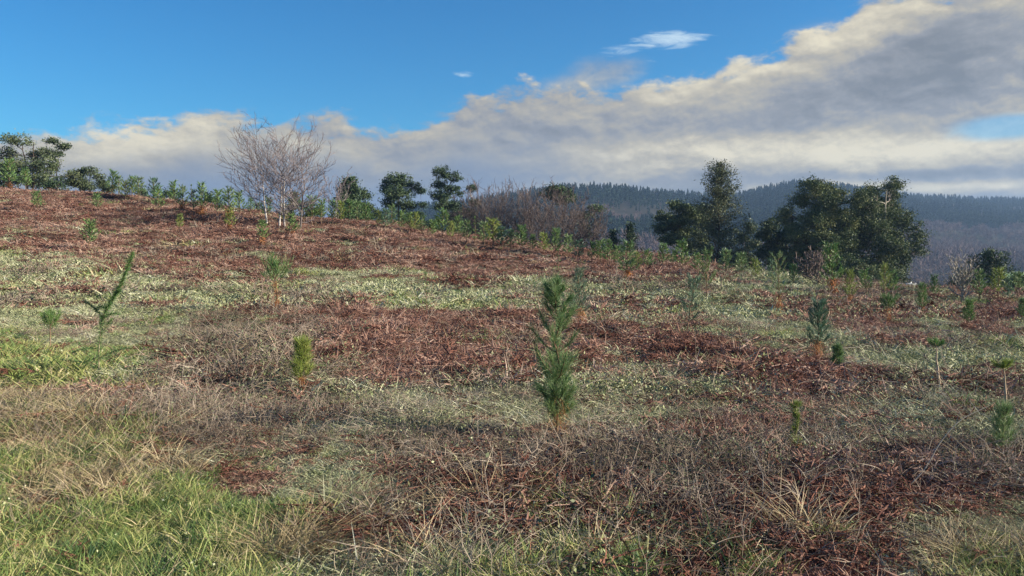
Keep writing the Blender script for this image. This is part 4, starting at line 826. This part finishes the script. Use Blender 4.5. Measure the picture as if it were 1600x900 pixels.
conifer(1123, 256, 88, 86, 'tallest pine right of centre, dark top and brownish lower boughs', 124, mat='pineolive', r=.2, bare=.10, per=20, shape=.55, ragged=.40, gap=.34, cl=.25, leaf=.24)
leafy(1094, 322, 96, 34, 'narrow dark evergreen tucked behind the tallest pine', 128, 'crown', .24, clumps=190, per=55, cr=.32, low=.2)
leafy(1168, 348, 98, 48, 'olive-green tree just right of the tallest pine', 125, 'euc', .24, clumps=170, per=55, cr=.32, low=.1)
leafy(1204, 342, 94, 60, 'rounded dark evergreen between the tallest pine and the large trees', 126, 'crown', .24, clumps=230, per=60, cr=.32, low=.05)
shrub(1152, 398, 50, 90, 'low dark shrub at the foot of the tallest pine', 129, 'crown', 40)
GL = 'large dark trees right of centre'
leafy(1280, 278, 86, 118, 'left one of the two large dark dense trees', 130, 'crown', .19, 'large_evergreen', 2, .24, group=GL, clumps=1000, per=75, cr=.34, shell=.42,
      lobes=[(1264, 292, 18, 12), (1290, 292, 16, 11), (1250, 312, 16, 14), (1280, 314, 24, 16), (1308, 306, 16, 14), (1240, 338, 16, 16), (1268, 344, 26, 18), (1300, 338, 24, 18), (1246, 368, 22, 18), (1280, 378, 28, 20), (1310, 374, 20, 20), (1258, 402, 26, 20), (1292, 410, 26, 20), (1244, 424, 18, 12), (1322, 344, 16, 20), (1326, 312, 14, 14), (1326, 384, 18, 24), (1318, 420, 22, 18), (1280, 430, 34, 14)])
leafy(1384, 276, 88, 128, 'right one of the two large dark dense trees, pale limbs showing', 131, 'crown', .19, 'large_evergreen', 2, .24, 'grey_twig', group=GL, clumps=1150, per=75, cr=.34, shell=.42,
      lobes=[(1388, 288, 14, 10), (1402, 296, 14, 12), (1362, 298, 16, 10), (1340, 304, 14, 10), (1376, 314, 24, 14), (1408, 318, 16, 16), (1346, 328, 22, 16), (1390, 340, 26, 18), (1418, 344, 16, 16), (1356, 356, 26, 18), (1402, 370, 24, 16), (1432, 368, 13, 20), (1374, 384, 26, 18), (1434, 392, 12, 10), (1344, 388, 20, 20), (1408, 400, 22, 14), (1366, 412, 28, 16), (1344, 424, 22, 14), (1352, 374, 26, 22), (1332, 408, 18, 20), (1400, 424, 28, 16), (1372, 434, 34, 12), (1340, 346, 20, 20)])
leafy(1232, 345, 92, 54, 'low leafy dark tree at the left foot of the large trees', 132, 'crown', .24, stems=2, r=.12, clumps=220, per=60, cr=.34, low=.05)
shrub(1342, 402, 70, 82, 'dark shrub filling the foot of the gap between the large trees', 133, 'crown', 80)
bare_tree(1274, 378, 62, 62, 'small pinkish leafless tree in front of the left large dark tree', 140, 'grey_twig', 'brown_twig', 'bare_tree', 1, 14, .06, .012, base_py=446)
bare_tree(1499, 386, 50, 56, 'pale lichen-covered leafless tree standing alone at right', 141, 'grey_twig', 'grey_twig', 'bare_tree', 1, 12, .07, .009, base_py=474, low=.35)
conifer(1548, 394, 74, 84, 'dark broad conifer near the right edge', 150, r=.16, bare=.02, gap=.36, shape=.6)
shrub(1502, 424, 66, 78, 'low dark shrub behind the pale leafless tree', 151, 'crown', 60)
conifer(1590, 430, 70, 38, 'small conifer at the right edge beside the meadow', 152, r=.1, bare=.02, gap=.34)

# ------------------------------------------------------------------ houses in the valley
def flat_mat(name, c, rough=.8):
    m = bpy.data.materials.new(name); m.use_nodes = True; nt = m.node_tree; b = nt.nodes['Principled BSDF']; n = N(nt, 'ShaderNodeTexNoise'); n.inputs['Scale'].default_value = 3.0; n.inputs['Detail'].default_value = 5
    nt.links.new(MIX(nt, n.outputs['Fac'], tuple(v * .8 for v in c), tuple(min(1, v * 1.15) for v in c)), b.inputs['Base Color']); b.inputs['Roughness'].default_value = rough; return m
M['white'] = flat_mat('white_wall', (.72, .72, .70)); M['tile'] = flat_mat('red_roof_tile', (.42, .13, .085)); M['metal'] = flat_mat('pale_metal_roof', (.62, .68, .74), .4); M['dark'] = flat_mat('dark_window', (.03, .035, .04), .2)
def house(px, roof_py, dist, w, dp, wallh, roofh, rz, roofm, label):
    u = (px - 800) / F; x = u * dist; zt = EYE + (HOR - roof_py) / F * dist; z = gz(x, dist); h = zt - z - roofh
    root = empty('house', (x, dist, z), rz); a, c = w / 2, dp / 2
    wl = MB(); wl.add([(-a, -c, -1), (a, -c, -1), (a, c, -1), (-a, c, -1), (-a, -c, h), (a, -c, h), (a, c, h), (-a, c, h), (-a, 0, h + roofh * .96), (a, 0, h + roofh * .96)],
        [(0, 1, 5, 4), (1, 2, 6, 5), (2, 3, 7, 6), (3, 0, 4, 7)], [(4, 7, 8), (5, 9, 6)]); wl.build('wall', M['white'], root)
    rf = MB(); e = .4; t = .15
    for s in (-1, 1):
        y0 = s * (c + e); zz = h - e * roofh / c
        V = [(-a - e, y0, zz), (a + e, y0, zz), (a + e, 0, h + roofh), (-a - e, 0, h + roofh)]; V = V + [(p[0], p[1], p[2] + t) for p in V]
        rf.add(V, [(0, 1, 2, 3), (4, 5, 6, 7), (0, 1, 5, 4), (1, 2, 6, 5), (2, 3, 7, 6), (3, 0, 4, 7)])
    rf.build('roof', roofm, root)
    ch = MB(); ch.add([(a * .5 + i * .7, .6 + j * .7, h + roofh * .4 + k * (roofh * .6 + .9)) for k in (0, 1) for j in (0, 1) for i in (0, 1)], [(0, 1, 3, 2), (4, 5, 7, 6), (0, 1, 5, 4), (1, 3, 7, 5), (3, 2, 6, 7), (2, 0, 4, 6)]); ch.build('chimney', M['white'], root)
    for i in (-.55, 0, .55):
        wn = MB(); wn.add([(i * a - .5, -c - .04, h - 2.2), (i * a + .5, -c - .04, h - 2.2), (i * a + .5, -c - .04, h - 1.0), (i * a - .5, -c - .04, h - 1.0), (i * a - .5, -c + .02, h - 2.2), (i * a + .5, -c + .02, h - 2.2), (i * a + .5, -c + .02, h - 1.0), (i * a - .5, -c + .02, h - 1.0)],
            [(0, 1, 2, 3), (0, 1, 5, 4), (1, 2, 6, 5), (2, 3, 7, 6), (3, 0, 4, 7)]); wn.build('window', M['dark'], root)
    tag(root, label, 'house'); return root
house(1418, 443, 300, 6.5, 7, 4, 1.8, .25, M['metal'], 'small house with pale metal roof in the valley, right of the large dark trees')
house(1474, 448, 310, 8, 7, 4, 2.0, -.2, M['tile'], 'white house with a red tiled roof in the valley, beside the pale leafless tree')

# ------------------------------------------------------------------ single foreground plants
def tussock(px, py, sz, mat, label, seed, h=.4, n=420, name='grass_tussock', w=.0045, droop=1.0, spread=.7, lean=0, cat='grass tuft'):
    g = np.random.default_rng(seed); x, y, z = on_ground(px, py); b = t_grass(g, int(n * 1.5), h, w, sz * .28, .9, spread, droop, 4, lean); o = b.build(name, M[mat]); o.location = (x, y, z - .01); tag(o, label, cat); return o
tussock(446, 872, .5, 'straw', 'pale straw tussock flopping to the right in the near field, bottom left of centre', 201, .42, 620, lean=.4)
tussock(540, 785, .5, 'pale', 'grey-green round tussock at the edge of the dark bracken, left of centre', 202, .30, 520)
tussock(700, 905, .6, 'pale', 'bright pale-green tussock at the bottom edge of the picture near the centre', 203, .30, 560)
tussock(150, 720, .6, 'grass', 'thick green tussock on the left in front of the leaning seedling', 204, .34, 560)
tussock(235, 690, .5, 'straw', 'long dry grass tussock bending right behind the small red dead stem', 205, .46, 480, lean=.6)
tussock(40, 690, .5, 'straw', 'long dry grass tussock at the left edge', 206, .42, 420, lean=.3)
tussock(380, 520, .6, 'leaf', 'dark spiky grass tussock in the twigs below the flaring tuft sapling', 207, .45, 420, w=.005)
tussock(1500, 880, .6, 'straw', 'yellowish tussock near the bottom right corner', 208, .30, 520)
tussock(1130, 870, .5, 'grass', 'green tussock at the bottom right of centre', 209, .28, 420)
tussock(890, 800, .4, 'grass', 'small green tussock in the dark bracken right of the picture bottom centre', 210, .28, 380)
tussock(1255, 648, .5, 'pale', 'frost-pale tussock in front of the reddish bracken bank', 211, .22, 420, w=.006)
tussock(1340, 650, .5, 'straw', 'straw tussock under the reddish bracken bank at right', 212, .26, 380, w=.006)
def scrub(px, py, W, h, label, seed, n=80, leafn=420, grass=110, r=.0032):
    """a mound of arching bramble stems with dry grass caught in it"""
    g = np.random.default_rng(seed); x, y, z = on_ground(px, py); root = empty('bramble_bush', (x, y, z)); w = W / F * y
    b = t_twigs(g, n, h, r, w * .28, .9, 5); tag(b.build('stems', M['twig'], root), kind='stuff')
    th = g.uniform(0, 6.283, leafn); rr = np.sqrt(g.random(leafn)) * w * .5; zz = h * .75 * np.sqrt(np.maximum(0, 1 - (rr / (w * .52)) ** 2)) * g.uniform(.3, 1, leafn)
    l = MB(); l.leaves(np.stack([np.cos(th) * rr, np.sin(th) * rr, zz], 1), .018 * g.uniform(.6, 1.3, leafn), g.random(leafn), .7, None, g); tag(l.build('leaves', M['leaf'], root), kind='stuff')
    q = t_grass(g, int(grass * .55), h * .95, .0055, w * .42, .8, .7, 1.0, 4, .35); tag(q.build('dry_grass', M['straw'], root), kind='stuff')
    tag(root, label, 'bush')
scrub(150, 648, 130, .42, 'dark bramble mound with dry grass at the foot of the leaning seedling', 301)
scrub(60, 655, 110, .40, 'bramble mound draped with dry grass at the left edge', 302)
scrub(265, 655, 130, .34, 'low bramble mound with long straw, right of the short reddish dead stem', 303, leafn=120, grass=260)
scrub(378, 530, 90, .52, 'dark scrubby bush in the twigs between the leaning seedling and the flaring tuft sapling', 304, leafn=420, grass=90, r=.004)
scrub(960, 720, 150, .26, 'low twiggy bramble mound right of the tall central sapling', 305, grass=80)
scrub(1180, 745, 170, .30, 'grey twiggy bramble mound right of centre in the foreground', 306, n=170, grass=60)
scrub(1340, 740, 180, .28, 'dark leafy bramble mound in the near right foreground', 307, n=170, leafn=600, grass=60)
scrub(1520, 750, 150, .30, 'bramble mound at the foot of the arching cane on the right', 308, n=150, grass=60)
scrub(620, 690, 170, .24, 'low grey bramble mound left of the tall central sapling', 309, n=150, grass=60)
def fern(px, py, n, L, label, seed, w=.018, lie=.15, mat='bracken'):
    g = np.random.default_rng(seed); x, y, z = on_ground(px, py); o = t_bracken(g, n, L, w, lie, 14).build('bracken_clump', M[mat]); o.location = (x, y, z); tag(o, label, 'bracken'); return o
fern(612, 545, 22, .75, 'orange-brown bracken clump left of centre, tallest in its patch', 221)
fern(700, 565, 18, .70, 'reddish bracken clump arching over a dark hollow left of the tall central sapling', 222)
fern(770, 560, 18, .65, 'brown bracken clump just left of the tall central sapling', 223)
fern(925, 585, 16, .60, 'pale orange bracken clump right of the tall central sapling', 224)
fern(1190, 612, 18, .55, 'left end clump of the reddish bracken bank at right', 225)
fern(1260, 618, 20, .55, 'middle clump of the reddish bracken bank, under the dark green sapling', 226)
fern(1340, 620, 20, .55, 'right clump of the reddish bracken bank at right', 227)
fern(1425, 618, 18, .50, 'bracken clump at the foot of the lollipop sapling', 228)
def cane(pts, py, label, r=.004, mat='twig', name='bramble_cane', cat='cane'):
    px0 = pts[0][0]; x, y, z = on_ground(px0, py); root = empty(name, (x, y, z)); m = y / F
    t = np.linspace(0, 1, 14); k = np.linspace(0, 1, len(pts)); X = np.interp(t, k, [(p[0] - px0) * m for p in pts]); Z = np.interp(t, k, [(py - p[1]) * m for p in pts])
    Xs = X.copy(); Zs = Z.copy(); Xs[1:-1] = (X[:-2] + X[1:-1] * 2 + X[2:]) / 4; Zs[1:-1] = (Z[:-2] + Z[1:-1] * 2 + Z[2:]) / 4
    C = np.stack([Xs, t * .12, Zs], 1); g = np.random.default_rng(int(px0)); b = MB(); rr = r * (1 - .6 * t); b.tubes(C[:-1], C[1:], rr[:-1], rr[1:], 5); b.build('stem', M[mat], root)
    s = MB(); n = 14; i = g.integers(2, 13, n); s.strips(C[i], unit(g.normal(size=(n, 3)) + np.array([0, 0, .5])), g.normal(size=(n, 3)) * .3, g.uniform(.02, .07, n), r * .9, segs=2, tone=g.random(n), tip=.5, g=g); s.build('side_twigs', M[mat], root)
    tag(root, label, cat); return root
cane([(1412, 768), (1450, 735), (1475, 695), (1510, 660), (1560, 640)], 772, 'long pale cane arching up to the right in front of the right-hand saplings', .005, 'grey_twig')
cane([(1555, 712), (1580, 702), (1605, 690)], 715, 'short pale cane crossing the right edge', .004, 'grey_twig')
cane([(283, 620), (282, 570), (285, 520), (283, 498)], 622, 'thin upright dark stem right of the leaning seedling', .005, 'bark', 'dead_stem', 'stem')
cane([(199, 668), (197, 645), (199, 618)], 668, 'short reddish dead stem in front of the leaning seedling', .010, 'bracken', 'dead_stem', 'stem')
cane([(455, 668), (470, 640), (485, 612)], 668, 'slanting dark stem below the yellow-green sapling', .004, 'bark', 'dead_stem', 'stem')
cane([(1190, 790), (1196, 745), (1186, 720), (1180, 700)], 800, 'pale crooked stem in front of the twig tangle right of centre', .0045, 'grey_twig', 'dead_stem', 'stem')
cane([(1310, 700), (1314, 670), (1306, 640)], 702, 'thin pale stem right of the spindly yellow-green seedling', .004, 'grey_twig', 'dead_stem', 'stem')
cane([(1120, 580), (1124, 560), (1138, 545)], 580, 'dark curved stem left of the reddish bracken bank', .006, 'bark', 'dead_stem', 'stem')
cane([(560, 820), (600, 800), (640, 780), (665, 770)], 824, 'pale fallen stalk lying across the dark bracken near the bottom', .004, 'straw', 'dead_stem', 'stem')
cane([(738, 500), (742, 482), (765, 472)], 500, 'curved dark stem in the pale grass left of the tall central sapling', .008, 'bark', 'dead_stem', 'stem')

# ------------------------------------------------------------------ haze: one closed box of even air round everything
def haze():
    x, y0, y1, z0, z1 = 2600, -2600, 2600, -120, 150
    b = MB(); b.add([(-x, y0, z0), (x, y0, z0), (x, y1, z0), (-x, y1, z0), (-x, y0, z1), (x, y0, z1), (x, y1, z1), (-x, y1, z1)],
        [(3, 2, 1, 0), (4, 5, 6, 7), (0, 1, 5, 4), (1, 2, 6, 5), (2, 3, 7, 6), (3, 0, 4, 7)])
    m = bpy.data.materials.new('haze_air'); m.use_nodes = True; nt = m.node_tree; nt.nodes.clear(); v = N(nt, 'ShaderNodeVolumePrincipled'); v.inputs['Color'].default_value = (.38, .62, 1, 1); v.inputs['Density'].default_value = HAZE
    v.inputs['Anisotropy'].default_value = .2
    nt.links.new(v.outputs[0], N(nt, 'ShaderNodeOutputMaterial').inputs['Volume'])
    o = b.build('haze', m); tag(o, 'thin blue haze in the air over the valley', 'haze', kind='stuff')
HAZE = .00024
haze()
